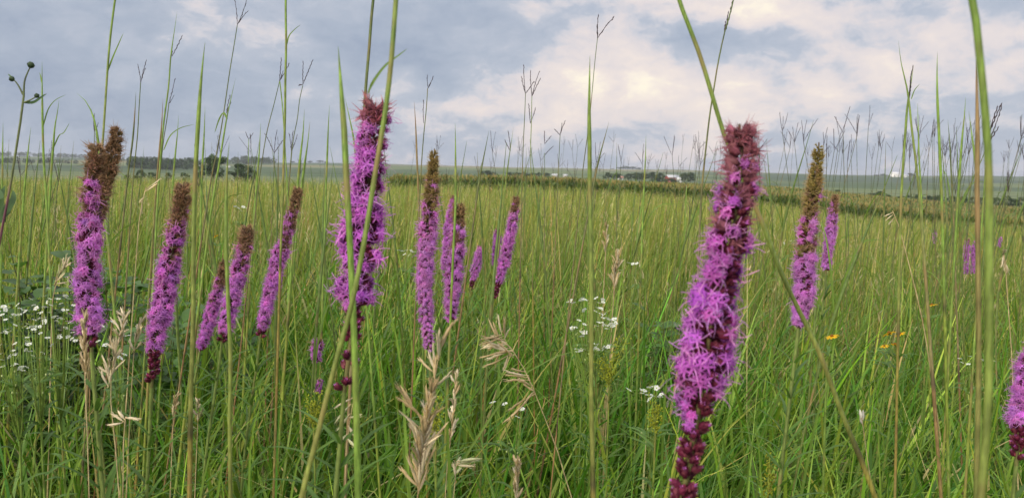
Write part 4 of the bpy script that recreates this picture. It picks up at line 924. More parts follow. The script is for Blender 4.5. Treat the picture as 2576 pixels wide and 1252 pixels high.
LWF = [(122,725),(110,745),(125,752),(85,768),(92,775),(165,745),(172,752),(60,780),(45,767),(50,776),(20,775),(35,792),(70,815),(80,822),(105,800),(112,806),(135,798),(142,806),(148,830),(165,825),(190,857),(182,852),(68,858),(74,866),(66,880),(76,884),(33,882),(2,868),(40,915),(52,925),(58,932),(20,828),(24,836),(2,838),(175,812),(150,848),(120,850),(90,835),(6,792),(128,768),(132,868),(100,822),(3,905),(160,780)]
flower_plant('white_spurge', 1.02, 20, [f for f in LWF if f[0] < 64], 'white flowering spurge at the left edge, lowest of the white flower patch', 'wildflower', WF, 1, 'white flowers in the left patch', .62, clump=4)
flower_plant('white_spurge', 1.05, 100, [f for f in LWF if 64 <= f[0] < 124], 'white flowering spurge in the middle of the left white patch', 'wildflower', WF, 2, 'white flowers in the left patch', .62, clump=4)
flower_plant('white_spurge', 1.10, 150, [f for f in LWF if f[0] >= 124], 'white flowering spurge touching the forked brown blazing star', 'wildflower', WF, 3, 'white flowers in the left patch', .62, clump=4)
flower_plant('white_spurge', 1.12, 300, [(285,812),(305,842),(312,892),(290,870),(300,900),(266,868)], 'few white spurge flowers behind the loose tan seed head at left', 'wildflower', WF, 4, 'white flowers in the left patch', .85, clump=2)
CWF = [(1436,757),(1443,762),(1462,756),(1470,754),(1478,757),(1466,750),(1485,764),(1500,750),(1506,762),(1517,760),(1503,775),(1512,778),(1497,783),(1512,790),(1520,792),(1526,800),(1532,805),(1512,812),(1516,800),(1545,803),(1538,815),(1548,812),(1520,818),(1470,816),(1440,825),(1448,824),(1463,838),(1472,836),(1500,820),(1532,818)]
flower_plant('white_spurge', 1.5, 1490, CWF, 'white flowering spurge right of the upright jointed stalk, upper cluster', 'wildflower', WF, 5, 'white flowers in the centre', .95, clump=2)
flower_plant('white_spurge', 1.45, 1500, [(1494,866),(1500,870),(1497,876),(1504,866),(1518,873),(1526,874),(1533,868),(1524,878),(1530,872),(1463,880),(1450,878)], 'white flowering spurge above the yellow goldenrod, lower centre cluster', 'wildflower', WF, 6, 'white flowers in the centre', .95, clump=2)
flower_plant('white_spurge', 1.3, 1312, [(1310,1032),(1314,1028),(1302,1049),(1240,1012),(1270,1016)], 'two tiny white flowers low in the green beneath the drooping tan head', 'wildflower', WF, 7, None, .95)
flower_plant('white_spurge', 1.3, 1650, [(1622,982),(1632,975),(1645,972),(1652,976),(1664,992),(1640,994),(1660,998),(1630,994)], 'small white flowers left of the nearest blazing star foot', 'wildflower', WF, 8, None, .9, clump=2)
flower_plant('white_spurge', 2.6, 1020, [(1003,630),(1012,632),(1022,630),(1035,632),(1018,640),(1030,642),(1044,634)], 'faint white flowers in mid field right of the big purple blazing star', 'wildflower', WF, 9, None, 1.2)
flower_plant('white_spurge', 3.2, 610, [(592,520),(600,524),(612,521),(622,524),(606,530)], 'faint white flowers far off above the short brown topped blazing star', 'wildflower', WF, 10, None, 1.3)
flower_plant('white_spurge', 2.2, 1590, [(1582,662),(1592,664),(1602,663),(1612,667),(1560,800-120)], 'faint white flowers in mid field between tan seed head and nearest blazing star', 'wildflower', WF, 11, None, 1.2)
flower_plant('white_spurge', 1.8, 2460, [(2414,902),(2440,896),(2450,904),(2420,912),(2470,905),(2500,908),(2485,912),(2436,916)], 'tiny white flowers low by the foot of the thick blurred stalk', 'wildflower', WF, 12, None, .8)
flower_plant('white_spurge', 3.6, 1850, [(1972,612),(1990,606),(2018,598),(2060,604),(2030,610),(2002,618)], 'faint white flowers far off behind the olive tipped blazing star', 'wildflower', WF, 13, None, 1.2)
YG = 'yellow daisies in the field'
flower_plant('yellow_daisy', 1.45, 2100, [(2093,846)], 'single orange yellow daisy right of the olive tipped blazing star', 'wildflower', YF, 21, YG, .85, .10, buds=False, stemw=.0015)
flower_plant('yellow_daisy', 1.6, 2245, [(2237,838),(2264,840)], 'pair of level yellow daisies in the right grass', 'wildflower', YF, 22, YG, .75, .12, buds=False, stemw=.0015)
flower_plant('yellow_daisy', 1.55, 2240, [(2225,870),(2251,866)], 'two half closed yellow daisies just below the level pair', 'wildflower', YF, 23, YG, .62, .12, buds=False, stemw=.0015, tilt=1.0)
flower_plant('yellow_daisy', 2.0, 2345, [(2344,767)], 'single small yellow daisy left of the thick blurred stalk', 'wildflower', YF, 24, YG, .75, .1, buds=False, stemw=.0015)
flower_plant('yellow_daisy', 3.0, 542, [(543,594)], 'small far yellow daisy beside the thick pointed stalk', 'wildflower', YF, 25, YG, .8, .1, buds=False, stemw=.0018)
for s in WF + YF: bpy.data.objects.remove(s)

def goldenrod(d, tops, foot_px, label, seed, bright=1.0):
    r = np.random.default_rng(seed); ft = at(foot_px, 700, d); ft[2] = float(terrain(ft[0], ft[1]))
    root = thing('goldenrod', ft, label, 'wildflower', 'goldenrod plants'); mb, mf, ml = MB(), MB(), MB()
    pts = [at(x, y, d) for x, y in tops]; c = np.mean(pts, 0); top = np.array([c[0], c[1], min(p[2] for p in pts) - .04])
    tube(mb, smooth_path([ft, (ft + top) / 2, top], 8), .0016, (.2, .26, .05), 5)
    for p in pts:
        S = smooth_path([top, top * .4 + p * .6 + [0, 0, .01], p], 14); tube(mb, S, .0008, (.25, .30, .06), 4)
        for k in range(34):
            q = S[r.integers(4, 14)] + r.normal(0, .0045, 3); L = r.uniform(.003, .005); o = unit(r.normal(0, 1, 3) + [0, 0, .8])
            tube(mf, [q, q + o * L * .5, q + o * L], [.0005, .0013, .0005], np.array((.42, .47, .05)) * bright * r.uniform(.7, 1.2), 4)
    for i in range(40):
        p = ft + (top - ft) * r.uniform(.3, 1); a = r.uniform(0, 6.28); L = r.uniform(.03, .06); o = np.array([math.cos(a), math.sin(a), .5])
        leaf(ml, smooth_path([p, p + o * L * .5, p + o * L * .95 - [0, 0, .005]], 5), .006, np.array((.11, .20, .035)) * r.uniform(.8, 1.2), nrm=(.1, -.3, 1))
    mb.build('stem', M_STEM, root, True); mf.build('flower_spray', M_PETAL, root, True); ml.build('foliage', M_LEAF, root)
goldenrod(1.45, [(1498,910),(1516,898),(1532,915),(1548,890),(1556,850),(1540,905),(1508,925),(1575,860)], 1535, 'yellow green goldenrod just under the centre white flowers', 61)
goldenrod(1.2, [(770,1000),(782,1016),(795,1010),(806,992),(788,1022)], 800, 'small yellow goldenrod beside the foot of the big purple blazing star', 62)
goldenrod(1.15, [(1098,1005),(1104,1020),(1095,1034),(1088,1040)], 1100, 'yellow goldenrod tip showing through the big upright tan seed head', 63)
goldenrod(1.2, [(1640,1010),(1652,1016),(1662,1030),(1648,1036)], 1650, 'dull yellow goldenrod left of the nearest blazing star foot', 64)
goldenrod(1.0, [(1936,1150),(1940,1170),(1932,1190)], 1936, 'greenish goldenrod tip low down right of the nearest blazing star', 65, .7)

# the budding stem at the left edge
def budding_stem():
    d = .95; r = np.random.default_rng(5)
    P = to_ground([(60,240),(54,290),(46,340),(34,420),(22,490),(8,560),(-6,640)], d); S = smooth_path(P, 40)
    root = thing('budding_forb', S[-1], 'dark purple forb stem with three round buds at the left edge', 'wildflower')
    t = np.linspace(0, 1, 40)[:, None]
    mb = MB(); tube(mb, S, np.linspace(.0013, .0024, 40), np.where(t < .08, np.array((.13, .16, .06)), np.array((.13, .045, .07)) * (1 - t) + np.array((.14, .09, .05)) * t), 7)
    for br in ([(60,240),(62,205),(70,182),(77,168)], [(58,238),(48,218),(38,204),(31,200)], [(61,258),(76,252),(92,243)]):
        tube(mb, smooth_path([at(x, y, d) for x, y in br], 10), np.linspace(.0012, .0007, 10), (.10, .13, .05), 6)
    mb.build('stem', M_STEM, root, True)
    for (x, y, R) in ((78,164,8.2),(30,199,6.6),(93,241,5.8)):
        c = at(x, y, d); k = R * d / F; m = MB(); a = np.linspace(-1.4, 1.4, 9)
        tube(m, c + np.stack([0*a, 0*a, np.sin(a) * k], -1), np.maximum(.0003, np.cos(a) * k), (.045, .07, .035), 12)
        for q in range(34):
            o = unit(r.normal(0, 1, 3)); s = unit(np.cross(o, [0, 0, 1.01])); u = np.cross(s, o)
            strip(m, [c + o * k * .98, c + o * k * 1.07 + u * k * .22, c + o * k * 1.02 + u * k * .45], [k * .4, k * .35, k * .05], 0, s); m.c[-1][:] = np.array((.05, .085, .04)) * r.uniform(.6, 1.3)
        m.build('bud', M_BRACT, root, False)
    for pts, w in (([(61,258),(84,258),(102,246),(119,235)], 7), ([(33,203),(26,192),(20,186)], 5), ([(8,560),(0,520),(4,490),(14,466)], 20), ([(10,545),(22,520),(34,500),(33,478)], 18), ([(4,500),(-6,480),(-14,470)], 16)):
        m = MB(); L = smooth_path([at(x, y, d + .008 * i) for i, (x, y) in enumerate(pts)], 9)
        leaf(m, L, w * d / F * 1.25, np.array((.075, .14, .045)), nrm=(.5, -1, .3), fold=.3); m.build('leaf', M_LEAF, root)
budding_stem()

# broad leaved shrubby plants in the left middle
def leafy(px, d, h, spread, n, label, seed, lc=(.075, .155, .030), ls=(.035, .065)):
    r = np.random.default_rng(seed); ft = at(px, 640, d); ft[2] = float(terrain(ft[0], ft[1]))
    root = thing('leafy_bush', ft, label, 'bush', 'leafy bushes in the grass'); mb, ml = MB(), MB()
    for k in range(9):
        a = r.uniform(0, 6.28); e = ft + np.array([math.cos(a) * spread * r.uniform(.2, 1), math.sin(a) * spread * r.uniform(.2, .7), h * r.uniform(.75, 1.0)])
        S = smooth_path([ft, ft * .5 + e * .5 + [0, 0, h * .12], e], 14); tube(mb, S, np.linspace(.004, .0015, 14), (.10, .12, .04), 5)
        for i in range(n):
            p = S[min(13, int(13 * (1 - r.uniform(0, .75) ** 1.4)))] + r.normal(0, .02, 3); b = r.uniform(0, 6.28); o = np.array([math.cos(b), math.sin(b), r.uniform(-.1, .5)]); L = r.uniform(*ls)
            leaf(ml, smooth_path([p, p + o * L * .5 + [0, 0, L * .1], p + o * L], 6), L * .55, np.array(lc) * np.exp(r.normal(0, .2)), nrm=(.1, -.2, 1), fold=.2, prof=np.array([.1, .75, 1.0, .9, .55, .05]))
    mb.build('stem', M_STEM, root, True); ml.build('foliage', M_LEAF, root)
leafy(30, 2.1, .98, .26, 34, 'dark leafy bush at the left edge above the white flowers', 71)
leafy(130, 2.3, .97, .28, 36, 'leafy bush just left of the forked brown blazing star', 72)
leafy(285, 2.3, .93, .26, 36, 'leafy bush between the two tallest brown topped blazing stars', 73)
leafy(340, 2.0, .84, .22, 28, 'low leafy bush behind the blazing star with few dark buds', 74)
leafy(520, 2.6, .84, .24, 26, 'dark low leafy bush behind the slim leaning blazing star', 75)
leafy(2290, 3.4, .66, .30, 30, 'small dark bush low in the right mid field', 76, ls=(.025, .045))
leafy(1690, 2.7, .80, .10, 10, 'narrow leafy sprig left of the nearest blazing star', 77, ls=(.04, .07))

# nearer wide grass blades that stand out of the mass
r = np.random.default_rng(88)
BL = [([(1262,1010),(1330,930),(1420,880),(1545,850)],1.2,8,'long arching blade sweeping right above the goldenrod'),
      ([(1720,640+120),(1690,840),(1672,980),(1668,1120)],1.3,8,'pale upright blade left of the nearest blazing star'),
      ([(1375,790),(1440,840),(1470,960),(1486,1110),(1500,1252)],.95,11,'arching blade bending over in front of the centre white flowers'),
      ([(985,900),(1000,980),(1012,1100),(1030,1252)],.9,12,'bright blade left of the big upright tan seed head'),
      ([(1300,950),(1250,1010),(1310,1130),(1350,1252)],1.0,3,'thin crossing blade under the drooping tan head'),
      ([(1255,960),(1300,1070),(1345,1180),(1375,1265)],.85,17,'wide folded bright blade at bottom centre'),
      ([(1120,880),(1124,980),(1128,1100),(1130,1252)],.8,16,'wide upright blade behind the big upright tan head'),
      ([(860,740),(905,700),(960,720),(1000,860),(1012,1010)],1.0,10,'arching blade right of the big purple blazing star'),
      ([(700,940),(640,965),(590,1060),(560,1160),(540,1252)],1.0,9,'arching blade bending right under the slender bent flower'),
      ([(770,965),(720,950),(660,1010),(630,1130),(620,1252)],1.1,8,'second arching blade beside the slender bent flower'),
      ([(200,1130),(230,1060),(300,1000),(360,960)],1.0,8,'low arching blade in the bottom left grass'),
      ([(140,1252),(170,1130),(200,1010),(226,900)],1.1,5,'yellow blade slanting up at bottom left'),
      ([(60,1252),(110,1150),(190,1070),(250,1040)],.9,12,'broad arching blade at the bottom left corner'),
      ([(500,1252),(540,1110),(588,1000),(650,880)],.9,12,'broad green blade slanting right at the bottom left'),
      ([(370,1252),(430,1230),(500,1180),(560,1185)],.85,9,'low bowed blade along the bottom left'),
      ([(860,1000),(790,1080),(740,1200),(730,1252)],.8,16,'broad blurred blade left of the orange based slanting stalk'),
      ([(2110,690),(2160,840),(2080,960),(2040,1140)],1.2,7,'leaning blade right of the diagonal stalk'),
      ([(2576,720),(2540,800),(2510,950),(2490,1120)],.8,9,'bright blade slanting in from the right edge'),
      ([(2576,1080),(2540,1130),(2500,1200),(2470,1260)],.75,11,'blade rising to the lower right corner'),
      ([(2230,1110),(2300,1100),(2380,1180),(2430,1260)],.8,10,'wide arching blade at bottom right'),
      ([(2260,890),(2200,1010),(2150,1110),(2110,1252)],1.0,8,'blade leaning left in the lower right grass'),
      ([(1905,860),(1898,1000),(1885,1120),(1880,1252)],.8,12,'upright blade right beside the nearest blazing star'),
      ([(1965,720),(1950,880),(1930,1040),(1905,1252)],.9,9,'slim upright blade between nearest and olive tipped blazing stars'),
      ([(1845,1060),(1870,1000),(1900,1080),(1920,1230)],.75,9,'short bent blade at the foot of the nearest blazing star'),
      ([(1785,1010),(1810,1120),(1822,1200),(1830,1262)],.62,17,'dark thick blurred stem base right of the dark maroon buds')]
for i, (pp, d, w_, lab) in enumerate(BL):
    pp = list(pp); y0 = np.argmax([p[1] for p in pp])
    if pp[0][1] > pp[-1][1]: pp = pp[::-1]
    P = to_ground(pp, d); P[:, 1] += np.linspace(-.03, .03, len(P)); S = smooth_path(P, 26)
    root = None; m = MB(); t = np.linspace(0, 1, 26)
    c = np.array((.150, .245, .040)) * r.uniform(.8, 1.25) * (np.array((1.25, 1.05, .9)) if 'yellow' in lab else 1)
    if 'dark' in lab: c = c * np.array((.62, .62, .7))
    leaf(m, S, w_ * d / F * 1.1, c, nrm=(r.normal(0, .5), -1, .2), fold=.3, prof=np.clip((t / .35) ** .8, .04, 1))
    o = m.build('grass_blade', M_LEAF, origin=S[-1])
    tag(o, lab, 'grass blade', 'wide grass blades close by', 'thing')
#@@PART5
# ------------------------------------------------------------------ trees, hedges and farms far off
def tree_mesh(kind, seed):
    """unit tree, height 1"""
    r = np.random.default_rng(seed); mc, mt = MB(), MB()
    wide = {'round': .46, 'bush': .62, 'tall': .34}[kind]; z0 = {'round': .22, 'bush': .05, 'tall': .2}[kind]
    nc = 22; cen = [(.03, .02, .9, .12), (-.06, .05, .82, .15)]
    for k in range(nc):
        h = r.uniform(z0 + .08, .90); rr = wide * math.sqrt(max(.05, 1 - ((h - .5) / .55) ** 2)) * math.sqrt(r.uniform(.05, 1)) * .8; a = r.uniform(0, 6.28)
        cen.append((rr * math.cos(a), rr * math.sin(a), h, r.uniform(.09, .18)))
    tube(mt, [(0, 0, -.06), (.01, 0, .15), (.02, .01, .4), (.02, 0, .7)], [.035, .026, .018, .006], (.09, .07, .05), 7)
    for c in cen[:9]:
        tube(mt, smooth_path([(.01, 0, max(.08, c[2] * .45)), (c[0] * .5, c[1] * .5, c[2] * .75), c[:3]], 5), np.linspace(.012, .003, 5), (.09, .07, .05), 4)
    for c in cen:
        n = 85; o = unit(r.normal(0, 1, (n, 3))) * (r.uniform(.35, 1.05, (n, 1)) ** .6) * c[3]; o[:, 2] *= .8
        p = np.array(c[:3]) + o; col = np.array((.050, .082, .030)) * np.exp(r.normal(0, .18))
        s = r.uniform(.020, .042, n)
        u = unit(r.normal(0, 1, (n, 3))); w = unit(np.cross(u, r.normal(0, 1, (n, 3))))
        v = np.stack([p - u * s[:, None], p + w * s[:, None] * .7, p + u * s[:, None], p - w * s[:, None] * .7], 1)
        mc.add(v, np.arange(n * 4).reshape(n, 4), np.repeat(col[None] * np.exp(r.normal(0, .22, (n, 1))), 4, axis=0))
    return mc, mt
TP = {}
for kind in ('round', 'bush', 'tall'):
    TP[kind] = []
    for k in range(3):
        mc, mt = tree_mesh(kind, 800 + k + len(kind) * 10)
        TP[kind].append((mc.build('crown', M_TREE).data, mt.build('trunk', M_WOOD, smooth=True).data))
for o in [o for o in COL.objects if o.name.split('.')[0] in ('crown', 'trunk')]: bpy.data.objects.remove(o)
tr = np.random.default_rng(90)
def tree(px, top, d, wpx, kind, label, group=None, name='tree', cat='tree', sink=0.0):
    p = at(px, top, d); gz = float(terrain(p[0], p[1])) - sink
    h = max(p[2] - gz, 1.0) * 1.13; k = {'round': .92, 'bush': 1.24, 'tall': .68}[kind]
    sw = 1.18 * wpx * d / F / k
    root = thing(name, (p[0], p[1], gz), label, cat, group)
    root.scale = (sw, sw, h); root.rotation_euler = (0, 0, tr.uniform(0, 6.28))
    cr, tk = TP[kind][tr.integers(3)]
    for nm, me in (('trunk', tk), ('crown', cr)):
        o = bpy.data.objects.new(nm, me); COL.objects.link(o); o.parent = root
tree(538, 396, 210, 64, 'round', 'darkest and nearest tree in the left field, behind the thick pointed stalk')
tree(604, 417, 200, 70, 'bush', 'wide low dark bush right of the nearest left tree', name='bush', cat='bush')
tree(632, 428, 205, 34, 'bush', 'small bush at the right end of the left tree pair', name='bush', cat='bush')
for i, (x, y, w_) in enumerate(((322,440,20),(352,431,30),(385,437,34),(425,438,30),(465,438,26),(498,436,22))):
    tree(x, y, 190, w_, 'bush', f'low dark hedge bush before the far left woods, {ORD[i]} from left', 'hedge bushes in the left field', 'bush', 'bush')
for i, (x, y, w_, d) in enumerate(((1213,432,18,520),(1226,430,22,520),(1238,434,16,520),(1283,434,22,500),(1300,435,24,500),(1318,434,22,500),(1338,436,24,500),(1356,435,18,500),(1374,436,16,500))):
    tree(x, y, d, w_, 'round', f'round tree of the shelter belt by the centre farm, {ORD[i]} from left', 'shelter belt trees by the centre farm')
for i, (x, y, w_, d) in enumerate(sorted(((1530,436,26,520),(1552,437,24,520),(1580,438,20,520),(1600,436,26,520),(1620,437,24,520),(1640,435,26,520),(1660,437,22,500),(1722,437,20,520),(1738,436,22,520),(1655,448,40,430),(1690,451,36,420)))):
    tree(x, y, d, w_, 'round', f'round tree of the shelter belt around the red barn, {ORD[i]} from left', 'shelter belt trees by the red barn')
for i, (x, y, w_) in enumerate(sorted(((1075,418,12),(1095,418,16),(1120,420,14),(1540,424,10),(1560,421,18),(1575,419,22),(1592,420,20),(1608,422,16),(1722,432,9),(780,405,14),(805,404,18),(820,407,14),(735,406,12)))):
    tree(x, y, 1900, w_, 'round', f'small hazy tree on the skyline, {ORD[i]} from left of the skyline clumps', 'skyline tree clumps')
for i, (x, y, w_) in enumerate(sorted(((2205,440,16),(2222,438,18),(2240,441,14),(2292,436,16),(2276,440,10)))):
    tree(x, y, 1500, w_, 'round', f'hazy tree beside the white farmhouse on the right hill, {ORD[i]} from left', 'trees by the white farmhouse')
hx = [(2056,500,26),(2080,484,34),(2106,480,36),(2128,492,24),(2160,496,26),(2190,488,34),(2212,484,36),(2236,492,26),(2262,496,28),(2282,493,26),(2312,492,28),(2336,494,34),(2360,494,32),(2392,496,30),(2420,497,32),(2446,498,32),(2478,500,32),(2508,500,34),(2536,496,34),(2566,500,34)]
for i, (x, y, w_) in enumerate(hx):
    tree(x, y, 225, w_ * 1.15, 'bush', f'dark hedgerow bush beyond the corn below the right hill, {ORD[i]} from left', 'hedgerow bushes beyond the corn', 'bush', 'bush')

# far woods that read as one mass
def woods():
    mb = MB(); r = np.random.default_rng(17)
    def strip_w(px0, px1, d0, d1, n, hh):
        px = r.uniform(px0, px1, n); d = r.uniform(d0, d1, n)
        x = (px - 1288) / F * d; y = d; z = terrain(x, y)
        for k in range(n):
            h = hh * r.uniform(.7, 1.15); R = h * r.uniform(.38, .55); m = 60
            o = unit(r.normal(0, 1, (m, 3))) * r.uniform(.55, 1.0, (m, 1)); p = np.array([x[k], y[k], z[k] + h * .52]) + o * np.array([R, R, h * .5])
            s = r.uniform(.16, .30, m) * R; u = unit(r.normal(0, 1, (m, 3))); w = unit(np.cross(u, r.normal(0, 1, (m, 3))))
            v = np.stack([p - u * s[:, None], p + w * s[:, None], p + u * s[:, None], p - w * s[:, None]], 1)
            mb.add(v, np.arange(m * 4).reshape(m, 4), np.repeat((np.array((.045, .072, .032)) * np.exp(r.normal(0, .12)))[None] * np.exp(r.normal(0, .2, (m, 1))), 4, axis=0))
    strip_w(330, 500, 620, 720, 80, 8.0); strip_w(-200, 60, 700, 850, 30, 6); strip_w(60, 200, 800, 900, 26, 5)
    strip_w(-300, 300, 1850, 2000, 150, 10); strip_w(300, 420, 1800, 1980, 36, 8); strip_w(400, 560, 1500, 1600, 40, 8); strip_w(560, 690, 1250, 1400, 60, 10)
    o = mb.build('far_woods', M_TREE); tag(o, 'hazy dark woods along the far left ridge and slope', 'woods', kind='stuff')
woods()

def box(mb, c, s, col, rz=0.0):
    x, y, z = np.array(s) / 2; v = np.array([(-x,-y,-z),(x,-y,-z),(x,y,-z),(-x,y,-z),(-x,-y,z),(x,-y,z),(x,y,z),(-x,y,z)])
    ca, sa = math.cos(rz), math.sin(rz); v = v @ np.array([[ca, sa, 0], [-sa, ca, 0], [0, 0, 1]])
    mb.add(v + np.array(c), [(0,3,2,1),(4,5,6,7),(0,1,5,4),(1,2,6,5),(2,3,7,6),(3,0,4,7)], col)
def gable(mb, c, l, w, h, col, rz=0.0):
    ov = .4; l2, w2 = l / 2 + ov, w / 2 + ov
    v = np.array([(-l2,-w2,0),(l2,-w2,0),(l2,0,h),(-l2,0,h),(l2,w2,0),(-l2,w2,0)], float); v2 = v + [0, 0, .25]
    ca, sa = math.cos(rz), math.sin(rz); R = np.array([[ca, sa, 0], [-sa, ca, 0], [0, 0, 1]])
    V = np.concatenate([v, v2]) @ R + np.array(c)
    mb.add(V, [(6,7,8,9),(9,8,10,11),(0,3,2,1),(3,5,4,2),(0,1,7,6),(5,11,10,4),(0,6,9,3),(3,9,11,5),(1,2,8,7),(2,4,10,8)], col)
def building(px, base_y, d, l, w, h, rh, wall, roof, label, name='farm_building', cat='building', rz=0.0, doors=1, wins=3):
    p = at(px, base_y, d); gz = min(float(terrain(p[0], p[1])), 99) ; z = p[2]
    root = thing(name, (p[0], p[1], z), label, cat)
    m = MB(); box(m, (p[0], p[1], z + h / 2 - 1.5), (l, w, h + 3), wall, rz)
    ca, sa = math.cos(rz), math.sin(rz)
    for s in (-1, 1):   # gable ends
        x = s * (l / 2 - .02); V = np.array([(x,-w/2,0),(x,w/2,0),(x,0,rh),(x-.2*s,0,rh),(x-.2*s,-w/2,0),(x-.2*s,w/2,0)]) @ np.array([[ca, sa, 0], [-sa, ca, 0], [0, 0, 1]]) + np.array([p[0], p[1], z + h])
        m.add(V, [(0,1,2,2),(4,3,5,5)], wall)
    m.build('wall', M_BUILD, root)
    g = MB(); gable(g, (p[0], p[1], z + h), l, w, rh, roof, rz); g.build('roof', M_BUILD, root)
    f = lambda x, zz: np.array([p[0], p[1], z]) + np.array([x * ca + sa * (w / 2 + .06), x * sa - ca * (w / 2 + .06), zz])
    for k in range(doors):
        q = MB(); box(q, f(-l * .3 + k * l * .3, h * .36), (min(3, l * .2), .1, h * .7), (.30, .30, .30), rz); q.build('door', M_BUILD, root)
    for k in range(wins):
        q = MB(); box(q, f(l * (-.05 + .16 * k), h * .6), (min(1.2, l * .07), .1, h * .28), (.06, .07, .09), rz); q.build('window', M_BUILD, root)
WALLW = (.62, .62, .60); GREY = (.50, .51, .52)
building(1690, 455, 560, 8.0, 6, 2.3, 1.7, (.30, .055, .045), (.42, .43, .44), 'red barn with pale grey metal roof among the centre trees', 'barn', 'barn', .25)
building(1708, 456, 545, 3, 3, 1.5, .8, WALLW, (.7, .7, .7), 'small white shed in front of the red barn', 'shed', 'shed', .2, 1, 1)
building(1396, 446, 640, 4, 3.5, 1.6, 1.0, WALLW, GREY, 'small white house low among the centre shelter trees', 'house', 'house', -.2)
building(1422, 446, 640, 3, 3, 1.4, .8, WALLW, GREY, 'small white garage right of the low white house', 'garage', 'garage', .1, 1, 1)
building(1560, 452, 560, 3.5, 3, 1.3, .9, WALLW, (.45, .2, .15), 'tiny white shed with reddish roof left of the red barn', 'shed', 'shed', .1, 1, 1)
building(2252, 445, 1480, 15, 9, 5, 4, (.85, .84, .80), (.62, .62, .60), 'white farmhouse on top of the right hill', 'farmhouse', 'house', .15)
building(2275, 446, 1470, 7, 6, 3, 2, WALLW, GREY, 'small white outbuilding right of the hilltop farmhouse', 'outbuilding', 'shed', 0, 1, 1)
building(468, 424, 900, 34, 10, 3.4, 1.5, (.78, .77, .72), (.70, .70, .68), 'long low white livestock shed in front of the left woods', 'livestock_shed', 'shed', .05, 2, 5)
building(405, 422, 950, 22, 9, 3, 1.5, (.62, .60, .52), (.62, .60, .54), 'second long pale shed left of the white livestock shed', 'livestock_shed', 'shed', .0, 2, 4)
building(128, 422, 950, 24, 9, 3, 2, (.62, .62, .62), (.74, .74, .74), 'pale long shed left of the white grain bins', 'farm_shed', 'shed', .1, 1, 3)
building(575, 426, 700, 2.6, 2.4, 2.0, .6, WALLW, WALLW, 'tiny white shed between the dark left tree and the wide dark bush', 'shed', 'shed', 0, 1, 1)
def bin_(px, base, d, R, h, label):
    p = at(px, base, d); root = thing('grain_bin', (p[0], p[1], p[2]), label, 'grain bin', 'white grain bins'); z = p[2]
    m = MB(); zz = np.linspace(-3, h, 14); tube(m, np.stack([0*zz + p[0], 0*zz + p[1], z + zz], -1), R + .05 * (np.arange(14) % 2), (.78, .79, .80), 20); m.build('wall', M_BUILD, root, True)
    m = MB(); tube(m, [(p[0], p[1], z + h - .05), (p[0], p[1], z + h + R * .25), (p[0], p[1], z + h + R * .5), (p[0], p[1], z + h + R * .55)], [R * 1.05, R * .6, R * .15, .02], (.72, .73, .74), 20); m.build('roof', M_BUILD, root)
bin_(144, 423, 900, 1.7, 3.6, 'smaller white grain bin, left of the two'); bin_(153, 423, 905, 1.5, 4.2, 'middle slim white grain bin'); bin_(167, 424, 900, 2.6, 3.6, 'larger white grain bin, right of the two')

# ------------------------------------------------------------------ haze
def haze():
    m, nt, N, Lk = newmat('pale_haze'); out = N.new('ShaderNodeOutputMaterial'); v = N.new('ShaderNodeVolumePrincipled')
    v.inputs['Color'].default_value = (.80, .84, .90, 1); v.inputs['Density'].default_value = HAZE; v.inputs['Anisotropy'].default_value = .3
    Lk.new(v.outputs[0], out.inputs['Volume'])
    mb = MB(); box(mb, (0, 0, (-90 + 24) / 2), (18600, 18600, 114), (1, 1, 1)); o = mb.build('haze', m); tag(o, 'thin pale haze over the far fields', 'haze', kind='stuff')
HAZE = 0.00019
haze()

# ------------------------------------------------------------------ sky and light
w = bpy.data.worlds.new("World"); scene.world = w; w.use_nodes = True
nt = w.node_tree; N = nt.nodes; Lk = nt.links; N.clear()
SUN_ROT = math.radians(215); SUN_EL = math.radians(25)
out = N.new('ShaderNodeOutputWorld'); bg = N.new('ShaderNodeBackground')
sky = N.new('ShaderNodeTexSky'); sky.sky_type = 'NISHITA'; sky.sun_disc = False; sky.sun_elevation = SUN_EL; sky.sun_rotation = SUN_ROT; sky.dust_density = 2.0
bg.inputs['Strength'].default_value = 0.10
tc = N.new('ShaderNodeTexCoord')
def mth(op, a, b=None, c=None, clamp=False):
    n = N.new('ShaderNodeMath'); n.operation = op; n.use_clamp = clamp
    for i, x in enumerate((a, b, c)):
        if x is None: continue
        if isinstance(x, (int, float)): n.inputs[i].default_value = x
        else: Lk.new(x, n.inputs[i])
    return n.outputs[0]
def vm(op, a, b=None, c=None):
    n = N.new('ShaderNodeVectorMath'); n.operation = op
    for i, x in enumerate((a, b, c)):
        if x is None: continue
        if isinstance(x, (tuple, list, np.ndarray)): n.inputs[i].default_value = [float(q) for q in x]
        else: Lk.new(x, n.inputs[i])
    return n
D0 = tc.outputs['Generated']
STR = np.array((1.0, 1.0, 1.9))
D = vm('MULTIPLY', D0, STR).outputs[0]                     # directions with the clouds flattened
def noise(vec, scale, det, rough=.55, lac=2.0, off=0.0):
    n = N.new('ShaderNodeTexNoise'); n.inputs['Scale'].default_value = scale; n.inputs['Detail'].default_value = det; n.inputs['Roughness'].default_value = rough; n.inputs['Lacunarity'].default_value = lac
    v = vm('ADD', vec, (off, off * 1.7, off * .3)).outputs[0]; Lk.new(v, n.inputs['Vector']); return n
wn = noise(D, 5.0, 4, .6, off=3.0)
warp = vm('MULTIPLY_ADD', vm('SUBTRACT', wn.outputs['Color'], (.5, .5, .5)).outputs[0], (.09, .09, .09), D).outputs[0]
wn2 = noise(D, 22.0, 4, .6, off=8.0)
warp2 = vm('MULTIPLY_ADD', vm('SUBTRACT', wn2.outputs['Color'], (.5, .5, .5)).outputs[0], (.035, .035, .035), warp).outputs[0]
